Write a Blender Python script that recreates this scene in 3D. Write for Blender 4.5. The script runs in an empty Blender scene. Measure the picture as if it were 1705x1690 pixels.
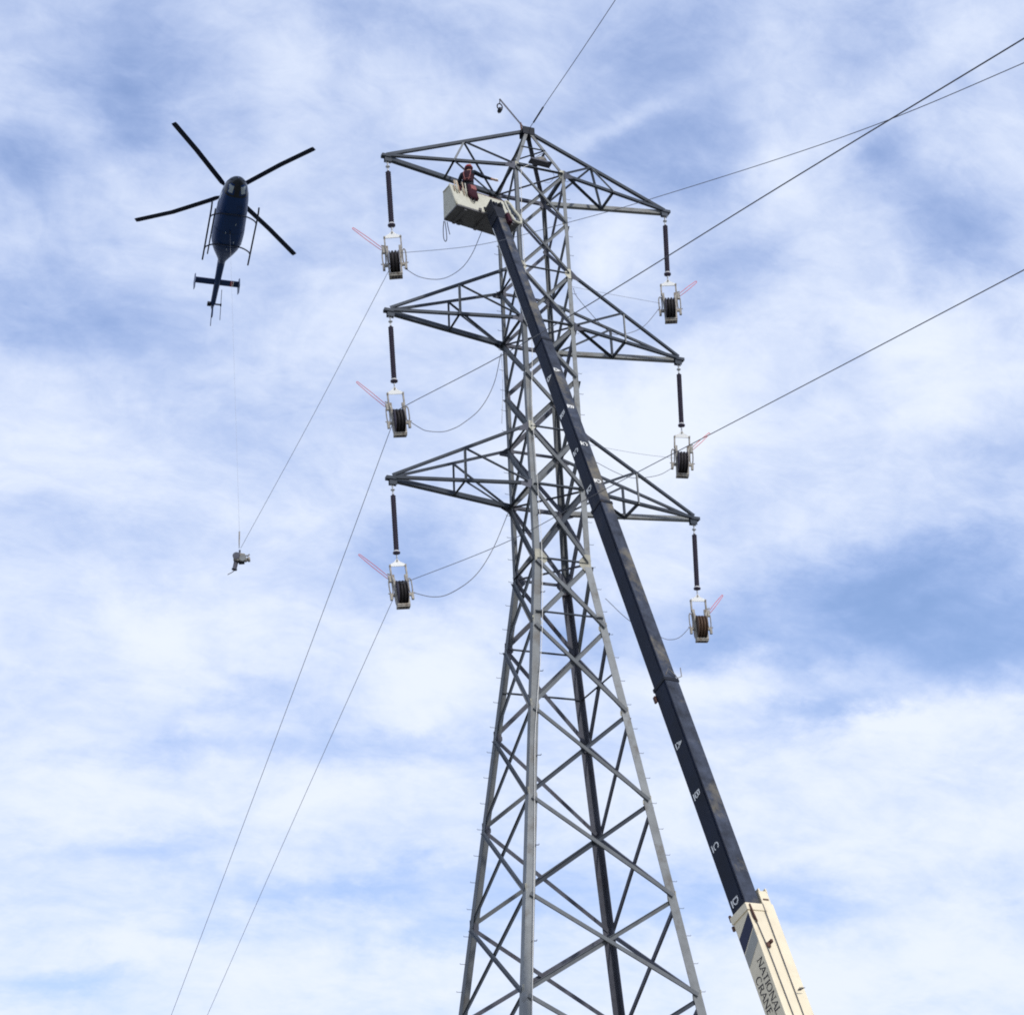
import bpy, bmesh, math, random
from mathutils import Vector as V, Matrix

random.seed(7)
scn = bpy.context.scene
col = scn.collection
R = math.radians

# ------------------------------------------------------------------ camera
cam_d = bpy.data.cameras.new('camera')
cam = bpy.data.objects.new('camera', cam_d)
col.objects.link(cam)
c_right = V((0.93327495, -0.35677487, -0.04134684))
c_up = V((-0.12244907, -0.42428843, 0.89720987))
c_fwd = V((0.33764492, 0.83228062, 0.43966451))
m = Matrix((c_right, c_up, -c_fwd)).transposed().to_4x4()
m.translation = V((-21.03, -48.57, 1.60))
cam.matrix_world = m
cam_d.sensor_fit = 'HORIZONTAL'
cam_d.sensor_width = 36.0
cam_d.lens = 60.59
cam_d.clip_start = 0.1
cam_d.clip_end = 6000.0
scn.camera = cam

# ------------------------------------------------------------------ sky, sun, exposure
SUN_DIR = V((0.12, -0.72, 0.68)).normalized()          # towards the sun
sun_el = math.asin(SUN_DIR.z)
sun_az = math.atan2(SUN_DIR.x, SUN_DIR.y)
CLOUDS = [(0.1124, 0.695, 0.0418, 0.0383, 2.6, -0.5), (0.0524, 0.6324, 0.0244, 0.0209, 2.6, -0.5), (0.1112, 0.664, 0.0209, 0.0174, 2.6, -0.3), (0.2435, 0.7295, 0.0279, 0.0174, 2.6, -0.3), (0.3296, 0.7198, 0.0279, 0.0174, 2.6, -0.4), (0.0798, 0.5696, 0.0418, 0.0244, 2.6, -0.3), (0.1199, 0.5465, 0.0383, 0.0209, 2.6, -0.25), (0.2143, 0.6063, 0.0279, 0.0174, 2.6, -0.2), (0.442, 0.6998, 0.0453, 0.0279, 2.6, -0.45), (0.465, 0.6626, 0.0488, 0.0174, 17.6, -0.28), (0.4328, 0.6502, 0.0314, 0.0174, 2.6, -0.25), (0.474, 0.6263, 0.0244, 0.0209, 2.6, -0.32), (0.6032, 0.6295, 0.0209, 0.0192, 2.6, -0.5), (0.6294, 0.5805, 0.0314, 0.0244, -27.4, -0.45), (0.5897, 0.6949, 0.0209, 0.0174, 2.6, -0.2), (0.4852, 0.5807, 0.0244, 0.0139, 2.6, -0.35), (0.4747, 0.5545, 0.0244, 0.0139, 2.6, -0.3), (0.5345, 0.5311, 0.0209, 0.0087, -32.4, -0.3), (0.6318, 0.4509, 0.0209, 0.0174, 2.6, -0.35), (0.5796, 0.3917, 0.0662, 0.0209, 2.6, -0.7), (0.6048, 0.3505, 0.0383, 0.0209, 2.6, -0.8), (0.5308, 0.3678, 0.0523, 0.0209, 2.6, -0.6), (0.452, 0.3695, 0.0348, 0.0192, 2.6, -0.5), (0.5128, 0.3272, 0.0418, 0.0098, 2.6, -0.55), (0.2931, 0.4483, 0.0279, 0.0174, 2.6, -0.35), (0.2925, 0.417, 0.0279, 0.0192, 2.6, -0.45), (0.3758, 0.3788, 0.0244, 0.0174, 2.6, -0.45), (0.193, 0.3485, 0.0244, 0.0087, 2.6, -0.35), (0.1623, 0.3142, 0.0453, 0.0105, 2.6, -0.35), (0.2744, 0.3157, 0.0523, 0.0105, 2.6, -0.3), (0.149, 0.2642, 0.0383, 0.0087, 2.6, -0.3), (0.258, 0.2404, 0.0801, 0.0112, 5.6, -0.6), (0.3833, 0.2319, 0.0697, 0.0139, 2.6, -0.5), (0.4606, 0.2232, 0.0523, 0.0122, 2.6, -0.45), (0.2888, 0.2132, 0.0279, 0.007, 2.6, -0.3), (0.1232, 0.1899, 0.0418, 0.0087, 2.6, -0.45), (0.0823, 0.5026, 0.0418, 0.0314, 2.6, 0.3), (0.1437, 0.371, 0.0209, 0.0261, 32.6, 0.4), (0.1985, 0.3861, 0.0209, 0.0139, 2.6, 0.3), (0.2982, 0.3649, 0.0418, 0.0209, 2.6, 0.4), (0.2974, 0.3305, 0.0209, 0.0139, 2.6, 0.3), (0.4, 0.4852, 0.0488, 0.0383, 2.6, 0.3), (0.4402, 0.4992, 0.0523, 0.0314, 2.6, 0.35), (0.5291, 0.6054, 0.0279, 0.0209, 2.6, 0.3), (0.5263, 0.6362, 0.0209, 0.0174, 2.6, 0.2), (0.5815, 0.5286, 0.0592, 0.0192, 2.6, 0.45), (0.6166, 0.4948, 0.0418, 0.0244, 2.6, 0.3), (0.6511, 0.6818, 0.0348, 0.0174, 17.6, 0.35), (0.409, 0.5987, 0.0209, 0.0174, 2.6, 0.3), (0.4308, 0.6694, 0.0383, 0.007, 17.6, 0.3), (0.2081, 0.7088, 0.0209, 0.0279, 2.6, 0.25), (0.2752, 0.7008, 0.0383, 0.0209, 2.6, 0.2), (0.2443, 0.5627, 0.0383, 0.0209, 2.6, 0.3), (0.1516, 0.2106, 0.0314, 0.0122, 2.6, 0.35), (0.0959, 0.2891, 0.0383, 0.0209, 2.6, 0.3), (0.2421, 0.2858, 0.0697, 0.0122, 2.6, 0.3), (0.5521, 0.3124, 0.0209, 0.0056, -25.4, 0.5), (0.5987, 0.3128, 0.0244, 0.0087, 2.6, 0.3), (0.4589, 0.3379, 0.0523, 0.0122, 2.6, 0.4), (0.5144, 0.2882, 0.0767, 0.0209, 2.6, 0.3), (0.524, 0.2406, 0.0906, 0.0122, 2.6, 0.25), (0.5312, 0.1783, 0.0767, 0.0174, 2.6, 0.35), (0.2122, 0.1924, 0.0697, 0.0105, 2.6, 0.25)]


def build_world():
    w = bpy.data.worlds.new('World')
    scn.world = w
    w.use_nodes = True
    nt = w.node_tree
    nt.nodes.clear()
    N, L = nt.nodes, nt.links

    def node(t, **kw):
        n = N.new(t)
        for k, v in kw.items():
            setattr(n, k, v)
        return n

    def math_(op, a, b=None, c=None, clamp=False):
        n = node('ShaderNodeMath', operation=op, use_clamp=clamp)
        for i, x in enumerate((a, b, c)):
            if x is None:
                continue
            if isinstance(x, (int, float)):
                n.inputs[i].default_value = x
            else:
                L.new(x, n.inputs[i])
        return n.outputs[0]

    tc = node('ShaderNodeTexCoord')
    sep = node('ShaderNodeSeparateXYZ')
    L.new(tc.outputs['Generated'], sep.inputs[0])
    x, y, z = sep.outputs
    az = math_('MULTIPLY', math_('ARCTAN2', x, y), 0.8988)
    el = math_('ARCSINE', z)
    uv = node('ShaderNodeCombineXYZ')
    L.new(az, uv.inputs[0]); L.new(el, uv.inputs[1])
    # cloud layer seen in perspective: direction projected on a flat layer
    zz = math_('ADD', math_('MAXIMUM', z, 0.0), 0.42)
    cp = node('ShaderNodeCombineXYZ')
    L.new(math_('DIVIDE', x, zz), cp.inputs[0]); L.new(math_('DIVIDE', y, zz), cp.inputs[1])

    def noise(scale, detail, rough, dist, vec, off=(0, 0, 0), sc=(1, 1, 1), rot=0.0):
        mp = node('ShaderNodeMapping')
        mp.inputs['Location'].default_value = off
        mp.inputs['Rotation'].default_value = (0, 0, rot)
        mp.inputs['Scale'].default_value = sc
        L.new(vec, mp.inputs[0])
        n = node('ShaderNodeTexNoise')
        n.inputs['Scale'].default_value = scale
        n.inputs['Detail'].default_value = detail
        n.inputs['Roughness'].default_value = rough
        n.inputs['Distortion'].default_value = dist
        L.new(mp.outputs[0], n.inputs['Vector'])
        return n.outputs['Fac']

    # warp the positions of the big masses so that they have ragged edges
    wn = node('ShaderNodeTexNoise')
    wn.inputs['Scale'].default_value = 9.0
    wn.inputs['Detail'].default_value = 8.0
    wn.inputs['Roughness'].default_value = 0.62
    L.new(cp.outputs[0], wn.inputs['Vector'])
    sub = node('ShaderNodeVectorMath', operation='SUBTRACT')
    L.new(wn.outputs['Color'], sub.inputs[0]); sub.inputs[1].default_value = (.5, .5, .5)
    wsc = node('ShaderNodeVectorMath', operation='MULTIPLY')
    L.new(sub.outputs[0], wsc.inputs[0]); wsc.inputs[1].default_value = (.10, .07, 0)
    wuv = node('ShaderNodeVectorMath', operation='ADD')
    L.new(uv.outputs[0], wuv.inputs[0]); L.new(wsc.outputs[0], wuv.inputs[1])

    acc = None
    for (a, e, sx, sy, rot, wgt) in CLOUDS:
        mp = node('ShaderNodeMapping', vector_type='TEXTURE')
        mp.inputs['Location'].default_value = (a, e, 0)
        mp.inputs['Rotation'].default_value = (0, 0, R(rot))
        mp.inputs['Scale'].default_value = (sx * 1.15, sy * 1.15, 1)
        L.new(wuv.outputs[0], mp.inputs[0])
        d = node('ShaderNodeVectorMath', operation='DOT_PRODUCT')
        L.new(mp.outputs[0], d.inputs[0]); L.new(mp.outputs[0], d.inputs[1])
        g = math_('EXPONENT', math_('MULTIPLY', d.outputs['Value'], -1.0))
        acc = math_('MULTIPLY', g, wgt) if acc is None else math_('MULTIPLY_ADD', g, wgt, acc)

    n1 = noise(4.0, 4.0, .55, .3, cp.outputs[0], (3.1, 7.2, 0))
    n2 = noise(10.0, 9.0, .6, .5, cp.outputs[0], (1.3, .4, 2.0), (1.0, 1.25, 1), .5)
    n3 = noise(38.0, 8.0, .66, .5, cp.outputs[0], (0, 2.0, 5.0), (1.0, 1.5, 1), .35)
    s = math_('MULTIPLY', math_('SUBTRACT', n1, .5), .35)
    s = math_('MULTIPLY_ADD', math_('SUBTRACT', n2, .5), 1.1, s)
    s = math_('MULTIPLY_ADD', math_('SUBTRACT', n3, .5), .46, s)
    s = math_('ADD', s, math_('MULTIPLY', acc, CLOUD_GAIN))
    # thicker layer towards the horizon, thinner overhead
    s = math_('ADD', s, math_('MULTIPLY', math_('SUBTRACT', .45, el), .55))
    s = math_('ADD', s, CLOUD_BIAS)
    ss = node('ShaderNodeMapRange', interpolation_type='SMOOTHSTEP')
    L.new(s, ss.inputs['Value'])
    ss.inputs['From Min'].default_value = -.70
    ss.inputs['From Max'].default_value = 1.0
    ss.inputs['To Min'].default_value = .26
    mask = ss.outputs[0]

    sky = node('ShaderNodeTexSky', sky_type='NISHITA')
    sky.sun_disc = False
    sky.sun_elevation = sun_el
    sky.sun_rotation = sun_az
    sky.altitude = 200
    sky.air_density = 1.0
    sky.dust_density = 1.2
    sky.ozone_density = 2.5
    bg1 = node('ShaderNodeBackground')
    bg1.inputs['Strength'].default_value = SKY_STRENGTH
    L.new(sky.outputs[0], bg1.inputs['Color'])
    bg2 = node('ShaderNodeBackground')
    cr = node('ShaderNodeValToRGB')
    cr.color_ramp.elements[0].position = 0.26
    cr.color_ramp.elements[0].color = CLOUD_THIN
    cr.color_ramp.elements[1].position = 1.0
    cr.color_ramp.elements[1].color = CLOUD_THICK
    L.new(mask, cr.inputs[0])
    L.new(cr.outputs[0], bg2.inputs['Color'])
    bg2.inputs['Strength'].default_value = 1.0
    mix = node('ShaderNodeMixShader')
    L.new(mask, mix.inputs[0])
    L.new(bg1.outputs[0], mix.inputs[1]); L.new(bg2.outputs[0], mix.inputs[2])
    out = node('ShaderNodeOutputWorld')
    L.new(mix.outputs[0], out.inputs['Surface'])
    w.cycles.sampling_method = 'MANUAL'
    w.cycles.sample_map_resolution = 512


SKY_STRENGTH = 0.15
CLOUD_GAIN = 0.92
CLOUD_BIAS = 0.45
CLOUD_THIN = (.44, .63, 1.20, 1)
CLOUD_THICK = (.85, .92, 1.05, 1)
build_world()

sun_d = bpy.data.lights.new('sun', 'SUN')
sun_d.energy = 2.6
sun_d.angle = R(2.0)
sun_d.color = (1.0, .95, .86)
sun = bpy.data.objects.new('sun', sun_d)
col.objects.link(sun)
sun.rotation_euler = SUN_DIR.to_track_quat('Z', 'Y').to_euler()
sun.location = (-60, -90, 120)

vs = scn.view_settings
vs.view_transform = 'Standard'
vs.look = 'None'
vs.exposure = 0.0
vs.gamma = 1.0
scn.render.film_transparent = False
scn.cycles.use_denoising = False
scn.cycles.max_bounces = 6
scn.cycles.filter_width = 1.9

# ------------------------------------------------------------------ materials


def material(name, colr, rough=.6, metal=0.0, var=.12, scale=3.0, stain=None, stain_amt=.0, stain_scale=1.5,
             rnd=0.0, bump=0.0, bump_scale=40.0, spec=.2, stretch=(1, 1, 1)):
    mt = bpy.data.materials.new(name)
    mt.use_nodes = True
    nt = mt.node_tree
    N, L = nt.nodes, nt.links
    b = N['Principled BSDF']
    b.inputs['Roughness'].default_value = rough
    b.inputs['Metallic'].default_value = metal
    b.inputs['Specular IOR Level'].default_value = spec
    tc = N.new('ShaderNodeTexCoord')
    mp = N.new('ShaderNodeMapping')
    mp.inputs['Scale'].default_value = stretch
    L.new(tc.outputs['Object'], mp.inputs[0])
    nz = N.new('ShaderNodeTexNoise')
    nz.inputs['Scale'].default_value = scale
    nz.inputs['Detail'].default_value = 6
    nz.inputs['Roughness'].default_value = .65
    L.new(mp.outputs[0], nz.inputs['Vector'])
    ramp = N.new('ShaderNodeMapRange')
    ramp.inputs['From Min'].default_value = .3
    ramp.inputs['From Max'].default_value = .7
    ramp.inputs['To Min'].default_value = 1 - var
    ramp.inputs['To Max'].default_value = 1 + var
    L.new(nz.outputs['Fac'], ramp.inputs['Value'])
    val = ramp.outputs[0]
    if rnd:
        oi = N.new('ShaderNodeObjectInfo')
        mr = N.new('ShaderNodeMapRange')
        mr.inputs['To Min'].default_value = 1 - rnd
        mr.inputs['To Max'].default_value = 1 + rnd
        L.new(oi.outputs['Random'], mr.inputs['Value'])
        mm = N.new('ShaderNodeMath'); mm.operation = 'MULTIPLY'
        L.new(val, mm.inputs[0]); L.new(mr.outputs[0], mm.inputs[1])
        val = mm.outputs[0]
    vm = N.new('ShaderNodeVectorMath'); vm.operation = 'SCALE'
    vm.inputs[0].default_value = colr[:3]
    L.new(val, vm.inputs['Scale'])
    outc = vm.outputs[0]
    if stain is not None:
        n2 = N.new('ShaderNodeTexNoise')
        n2.inputs['Scale'].default_value = stain_scale
        n2.inputs['Detail'].default_value = 8
        n2.inputs['Roughness'].default_value = .7
        L.new(mp.outputs[0], n2.inputs['Vector'])
        r2 = N.new('ShaderNodeMapRange')
        r2.inputs['From Min'].default_value = .66 - stain_amt * .3
        r2.inputs['From Max'].default_value = .80 - stain_amt * .25
        r2.inputs['To Max'].default_value = .85
        L.new(n2.outputs['Fac'], r2.inputs['Value'])
        mx = N.new('ShaderNodeMix'); mx.data_type = 'RGBA'
        L.new(r2.outputs[0], mx.inputs['Factor'])
        L.new(outc, mx.inputs['A'])
        mx.inputs['B'].default_value = (*stain, 1)
        outc = mx.outputs['Result']
    L.new(outc, b.inputs['Base Color'])
    if bump:
        n3 = N.new('ShaderNodeTexNoise')
        n3.inputs['Scale'].default_value = bump_scale
        n3.inputs['Detail'].default_value = 5
        L.new(tc.outputs['Object'], n3.inputs['Vector'])
        bp = N.new('ShaderNodeBump')
        bp.inputs['Strength'].default_value = bump
        bp.inputs['Distance'].default_value = .02
        L.new(n3.outputs['Fac'], bp.inputs['Height'])
        L.new(bp.outputs[0], b.inputs['Normal'])
    return mt


M = {
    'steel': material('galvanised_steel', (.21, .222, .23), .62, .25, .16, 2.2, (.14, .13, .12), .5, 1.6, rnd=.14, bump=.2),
    'steel_dark': material('dark_and_shaded_steel', (.092, .097, .122), .65, .2, .2, 2.0, (.055, .045, .05), .4, 1.2, rnd=.15, bump=.15),  # dark steel; on the far leg its tone stands in for shade
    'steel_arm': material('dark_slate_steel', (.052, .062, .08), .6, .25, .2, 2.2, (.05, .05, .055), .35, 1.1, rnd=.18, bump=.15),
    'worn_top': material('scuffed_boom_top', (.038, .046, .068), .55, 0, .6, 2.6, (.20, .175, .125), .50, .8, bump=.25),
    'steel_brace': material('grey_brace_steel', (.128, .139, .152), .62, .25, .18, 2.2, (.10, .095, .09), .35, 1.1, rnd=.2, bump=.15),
    'bright': material('bright_galvanised', (.52, .53, .54), .45, .5, .12, 6.0, rnd=.05),
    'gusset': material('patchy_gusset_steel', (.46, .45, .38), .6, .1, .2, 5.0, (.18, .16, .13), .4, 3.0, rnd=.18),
    'rubber': material('grey_silicone_rubber', (.07, .06, .09), .6, 0, .15, 12.0),
    'cast': material('cast_grey_metal', (.30, .285, .26), .6, .3, .25, 9.0, (.12, .08, .05), .5, 6.0, rnd=.08),
    'wheel': material('worn_sheave_lining', (.034, .031, .034), .65, .0, .3, 14.0, (.085, .065, .05), .4, 4.0, rnd=.2),
    'wheel_brown': material('rusty_brown_sheave', (.10, .062, .042), .65, .0, .3, 14.0, (.05, .035, .03), .45, 4.0),
    'pale_line': material('pale_synthetic_line', (.42, .43, .46), .8, 0, .1, 30.0),
    'white_plate': material('white_painted_plate', (.78, .79, .78), .5, 0, .06, 8.0),
    'red_rod': material('red_fibreglass_rod', (.72, .06, .035), .5, 0, .12, 8.0),
    'wire': material('stranded_wire', (.10, .10, .11), .5, .5, .25, 30.0),
    'rope': material('grey_rope', (.13, .125, .13), .85, 0, .25, 30.0),
    'white_rope': material('white_rope', (.74, .73, .70), .85, 0, .15, 20.0),
    'boom': material('black_boom_paint', (.005, .010, .026), .5, 0, .35, 1.6, (.06, .05, .04), .2, .8, bump=.1, spec=.15),
    'boom_black': material('black_tip_paint', (.014, .017, .026), .65, 0, .3, 3.0, (.09, .06, .04), .2, 2.0),
    'cream': material('cream_crane_paint', (.78, .69, .51), .45, 0, .08, 1.5, (.40, .31, .19), .2, 3.5, bump=.05),
    'navy_decal': material('navy_decal', (.015, .02, .06), .4, 0, .1, 4.0),
    'grey_decal': material('grey_decal', (.34, .34, .31), .45, 0, .06, 4.0),
    'white_decal': material('white_marking', (.80, .80, .78), .5, 0, .1, 20.0),
    'ink': material('dark_lettering', (.035, .03, .04), .5, 0, .1, 8.0),
    'basket': material('off_white_basket', (.50, .49, .405), .55, 0, .12, 2.5, (.24, .22, .17), .34, 2.6, bump=.08),
    'floor_dark': material('dark_shaded_floor', (.13, .13, .14), .6, .2, .2, 4.0, (.05, .045, .05), .4, 2.5),  # shade under the white basket put into this colour; small dark fittings share it
    'rail': material('rusty_brown_rail', (.11, .055, .042), .65, 0, .3, 10.0),
    'wood': material('bleached_tool_handle', (.55, .42, .30), .7, 0, .2, 14.0, rnd=.2),
    'heli': material('navy_aircraft_paint', (.003, .028, .115), .38, 0, .12, 1.2, (.004, .014, .045), .3, 1.5, spec=.25),
    'heli_dark': material('dark_aircraft_parts', (.014, .02, .04), .45, 0, .2, 3.0),
    'glass': material('dark_tinted_glass', (.008, .012, .02), .12, 0, .05, 2.0, spec=.35),
    'chin': material('chin_glass_reflection', (.30, .36, .42), .12, 0, .1, 3.0, spec=.8),  # pale base colour paints in the bright reflection on the chin windows
    'blade': material('black_rotor_blade', (.008, .014, .034), .45, 0, .15, 2.0),
    'red_stripe': material('red_stabiliser_stripe', (.35, .06, .08), .5, 0, .1, 4.0),
    'skin': material('skin', (.48, .28, .20), .6, 0, .08, 10.0),
    'jacket': material('navy_work_jacket', (.012, .018, .03), .85, 0, .2, 16.0, bump=.3),
    'trousers': material('dark_work_trousers', (.03, .03, .04), .85, 0, .2, 16.0, bump=.3),
    'boots': material('black_boots', (.02, .018, .016), .6, 0, .2, 16.0),
    'maroon': material('maroon_canvas', (.04, .010, .018), .85, 0, .25, 12.0, bump=.3),
    'vest': material('dark_wine_vest', (.026, .009, .016), .85, 0, .3, 14.0, bump=.3),
    'pink': material('faded_red_cloth', (.26, .10, .10), .8, 0, .2, 14.0),
    'helmet': material('red_hard_hat', (.33, .05, .05), .35, 0, .08, 6.0),
    'helmet_white': material('white_hat_badge', (.75, .70, .66), .4, 0, .08, 6.0),
}


def ground_material():
    mt = bpy.data.materials.new('dry_grass_ground')
    mt.use_nodes = True
    nt = mt.node_tree
    N, L = nt.nodes, nt.links
    b = N['Principled BSDF']
    b.inputs['Roughness'].default_value = .95
    tc = N.new('ShaderNodeTexCoord')
    n = N.new('ShaderNodeTexNoise')
    n.inputs['Scale'].default_value = .12
    n.inputs['Detail'].default_value = 10
    n.inputs['Roughness'].default_value = .7
    L.new(tc.outputs['Object'], n.inputs['Vector'])
    cr = N.new('ShaderNodeValToRGB')
    cr.color_ramp.elements[0].position = .35
    cr.color_ramp.elements[0].color = (.11, .115, .09, 1)
    cr.color_ramp.elements[1].position = .65
    cr.color_ramp.elements[1].color = (.23, .215, .18, 1)
    L.new(n.outputs['Fac'], cr.inputs[0])
    L.new(cr.outputs[0], b.inputs['Base Color'])
    return mt


M['ground'] = ground_material()

# ------------------------------------------------------------------ mesh helpers


class MB:
    def __init__(self):
        self.v, self.f = [], []

    def add(self, verts, faces):
        o = len(self.v)
        self.v += [tuple(p) for p in verts]
        self.f += [tuple(i + o for i in f) for f in faces]
        return self

    def box(self, c, ax, ay, az, hx, hy, hz):
        c = V(c); ax, ay, az = V(ax) * hx, V(ay) * hy, V(az) * hz
        vs_ = [c + ax * i + ay * j + az * k for k in (-1, 1) for j in (-1, 1) for i in (-1, 1)]
        return self.add(vs_, [(0, 2, 3, 1), (4, 5, 7, 6), (0, 1, 5, 4), (2, 6, 7, 3), (0, 4, 6, 2), (1, 3, 7, 5)])

    def abox(self, lo, hi):
        c = [(a + b) / 2 for a, b in zip(lo, hi)]
        h = [(b - a) / 2 for a, b in zip(lo, hi)]
        return self.box(c, (1, 0, 0), (0, 1, 0), (0, 0, 1), *h)

    def angle(self, p0, p1, w, t, na, nb, w2=None):
        """steel angle: heel line p0-p1, flanges along na and nb"""
        p0, p1 = V(p0), V(p1)
        d = (p1 - p0).normalized()
        na = V(na) - d * d.dot(V(na)); na.normalize()
        nb = V(nb) - d * d.dot(V(nb)); nb = nb - na * na.dot(nb); nb.normalize()
        w2 = w2 or w
        pts = [(0, 0), (w, 0), (w, t), (t, t), (t, w2), (0, w2)]
        vs_ = [p + na * a + nb * b for p in (p0, p1) for a, b in pts]
        fs = [(i, (i + 1) % 6, 6 + (i + 1) % 6, 6 + i) for i in range(6)]
        fs += [(3, 2, 1, 0), (5, 4, 3, 0), (6, 7, 8, 9), (6, 9, 10, 11)]
        return self.add(vs_, fs)

    def tube(self, pts, r, n=6, closed=False, cap=True):
        pts = [V(p) for p in pts]
        k = len(pts)
        rs = r if isinstance(r, (list, tuple)) else [r] * k
        ref = None
        rings = []
        for i, p in enumerate(pts):
            if closed:
                d = pts[(i + 1) % k] - pts[i - 1]
            else:
                d = pts[min(i + 1, k - 1)] - pts[max(i - 1, 0)]
            d.normalize()
            if ref is None:
                ref = V((0, 0, 1)) if abs(d.z) < .9 else V((1, 0, 0))
            a = ref - d * d.dot(ref); a.normalize()
            ref = a
            b = d.cross(a)
            rings.append([p + (a * math.cos(2 * math.pi * j / n) + b * math.sin(2 * math.pi * j / n)) * rs[i] for j in range(n)])
        vs_ = [q for ring in rings for q in ring]
        fs = []
        for i in range(k if closed else k - 1):
            i2 = (i + 1) % k
            for j in range(n):
                fs.append((i * n + j, i * n + (j + 1) % n, i2 * n + (j + 1) % n, i2 * n + j))
        if cap and not closed:
            fs.append(tuple(range(n - 1, -1, -1)))
            fs.append(tuple((k - 1) * n + j for j in range(n)))
        return self.add(vs_, fs)

    def lathe(self, o, axis, prof, n=16):
        """profile of (distance along axis, radius)"""
        o, d = V(o), V(axis).normalized()
        ref = V((0, 0, 1)) if abs(d.z) < .9 else V((1, 0, 0))
        a = (ref - d * d.dot(ref)).normalized(); b = d.cross(a)
        vs_, fs = [], []
        for h, r in prof:
            for j in range(n):
                t = 2 * math.pi * j / n
                vs_.append(o + d * h + (a * math.cos(t) + b * math.sin(t)) * max(r, .0005))
        for i in range(len(prof) - 1):
            for j in range(n):
                fs.append((i * n + j, i * n + (j + 1) % n, (i + 1) * n + (j + 1) % n, (i + 1) * n + j))
        fs.append(tuple(range(n - 1, -1, -1)))
        fs.append(tuple((len(prof) - 1) * n + j for j in range(n)))
        return self.add(vs_, fs)

    def prism(self, poly, thick):
        """closed polygon of 3-d points extruded by the vector thick"""
        k = len(poly); th = V(thick)
        vs_ = [V(p) for p in poly] + [V(p) + th for p in poly]
        fs = [tuple(range(k - 1, -1, -1)), tuple(range(k, 2 * k))]
        fs += [(i, (i + 1) % k, k + (i + 1) % k, k + i) for i in range(k)]
        return self.add(vs_, fs)

    def build(self, name, mt, parent=None, smooth=False, bevel=0.0):
        me = bpy.data.meshes.new(name)
        me.from_pydata(self.v, [], self.f)
        bm = bmesh.new(); bm.from_mesh(me)
        bmesh.ops.recalc_face_normals(bm, faces=bm.faces)
        if bevel:
            bmesh.ops.bevel(bm, geom=[e for e in bm.edges if e.is_manifold and e.calc_face_angle(0) > .6], offset=bevel, segments=2, affect='EDGES', profile=.6)
        bm.to_mesh(me); bm.free()
        if smooth:
            for p in me.polygons:
                p.use_smooth = True
        me.materials.append(M[mt] if isinstance(mt, str) else mt)
        o = bpy.data.objects.new(name, me)
        col.objects.link(o)
        if parent is not None:
            o.parent = parent
        return o


def tag(o, label=None, cat=None, group=None, kind=None):
    if label: o['label'] = label
    if cat: o['category'] = cat
    if group: o['group'] = group
    if kind: o['kind'] = kind
    return o


def empty(name, loc=(0, 0, 0), rot=(0, 0, 0)):
    o = bpy.data.objects.new(name, None)
    o.empty_display_size = .2
    col.objects.link(o)
    o.location = loc
    o.rotation_euler = rot
    return o


def catmull(pts, sub=8):
    pts = [V(p) for p in pts]
    out = []
    P = [pts[0] * 2 - pts[1]] + pts + [pts[-1] * 2 - pts[-2]]
    for i in range(1, len(P) - 2):
        for k in range(sub):
            t = k / sub
            a, b, c, d = P[i - 1], P[i], P[i + 1], P[i + 2]
            out.append(.5 * ((2 * b) + (c - a) * t + (2 * a - 5 * b + 4 * c - d) * t * t + (3 * b - a - 3 * c + d) * t ** 3))
    out.append(pts[-1])
    return out


def copy_tree(o, parent=None):
    c = o.copy()
    col.objects.link(c)
    c.parent = parent
    for ch in list(o.children):
        copy_tree(ch, c)
    return c


# ------------------------------------------------------------------ ground
g = MB().add([(-2500, -2500, 0), (2500, -2500, 0), (2500, 2500, 0), (-2500, 2500, 0)], [(0, 1, 2, 3)]).build('ground', 'ground')
tag(g, kind='structure')

# ------------------------------------------------------------------ lattice tower
LV = dict(B1=40.93, M1=38.71, T2=36.50, B2=34.28, M2=32.14, T3=29.95, B3=27.73, W=25.0, v=22.59, a=19.60, b=16.62, c=13.59, d=10.63, e=7.4, f=4.0)
ZP = 43.5


def half(z):
    return 1.0 if z >= 25 else 1.0 + .1253 * (25.0 - z)


SG = dict(N=(-1, -1), R=(1, -1), L=(-1, 1), F=(1, 1))


def leg_pt(k, z):
    h = half(z)
    return V((SG[k][0] * h, SG[k][1] * h, z))


tower = empty('transmission_tower', (0, 0, 0))
tag(tower, 'tall grey lattice steel transmission tower with three pairs of cross arms', 'tower')

LEGW = [(43.4, 36.5, .135), (36.5, 32.14, .16), (32.14, 25.0, .20), (25.0, 16.62, .26), (16.62, 0.0, .29)]
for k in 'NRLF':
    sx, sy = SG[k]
    mt = {'F': 'steel_dark', 'L': 'steel_brace'}.get(k, 'steel')  # far legs F and L: missing sunlight put into a darker steel colour
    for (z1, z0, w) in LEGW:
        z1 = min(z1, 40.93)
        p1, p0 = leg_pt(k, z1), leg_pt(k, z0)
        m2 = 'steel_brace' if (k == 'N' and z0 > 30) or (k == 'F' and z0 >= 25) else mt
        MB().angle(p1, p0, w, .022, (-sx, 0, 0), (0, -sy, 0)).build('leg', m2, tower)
    # peak legs
    top = V((sx * .10, sy * .10, ZP - .1))
    MB().angle(leg_pt(k, 40.93), top, .125, .016, (-sx, 0, 0), (0, -sy, 0)).build('peak_leg', mt, tower)

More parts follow.
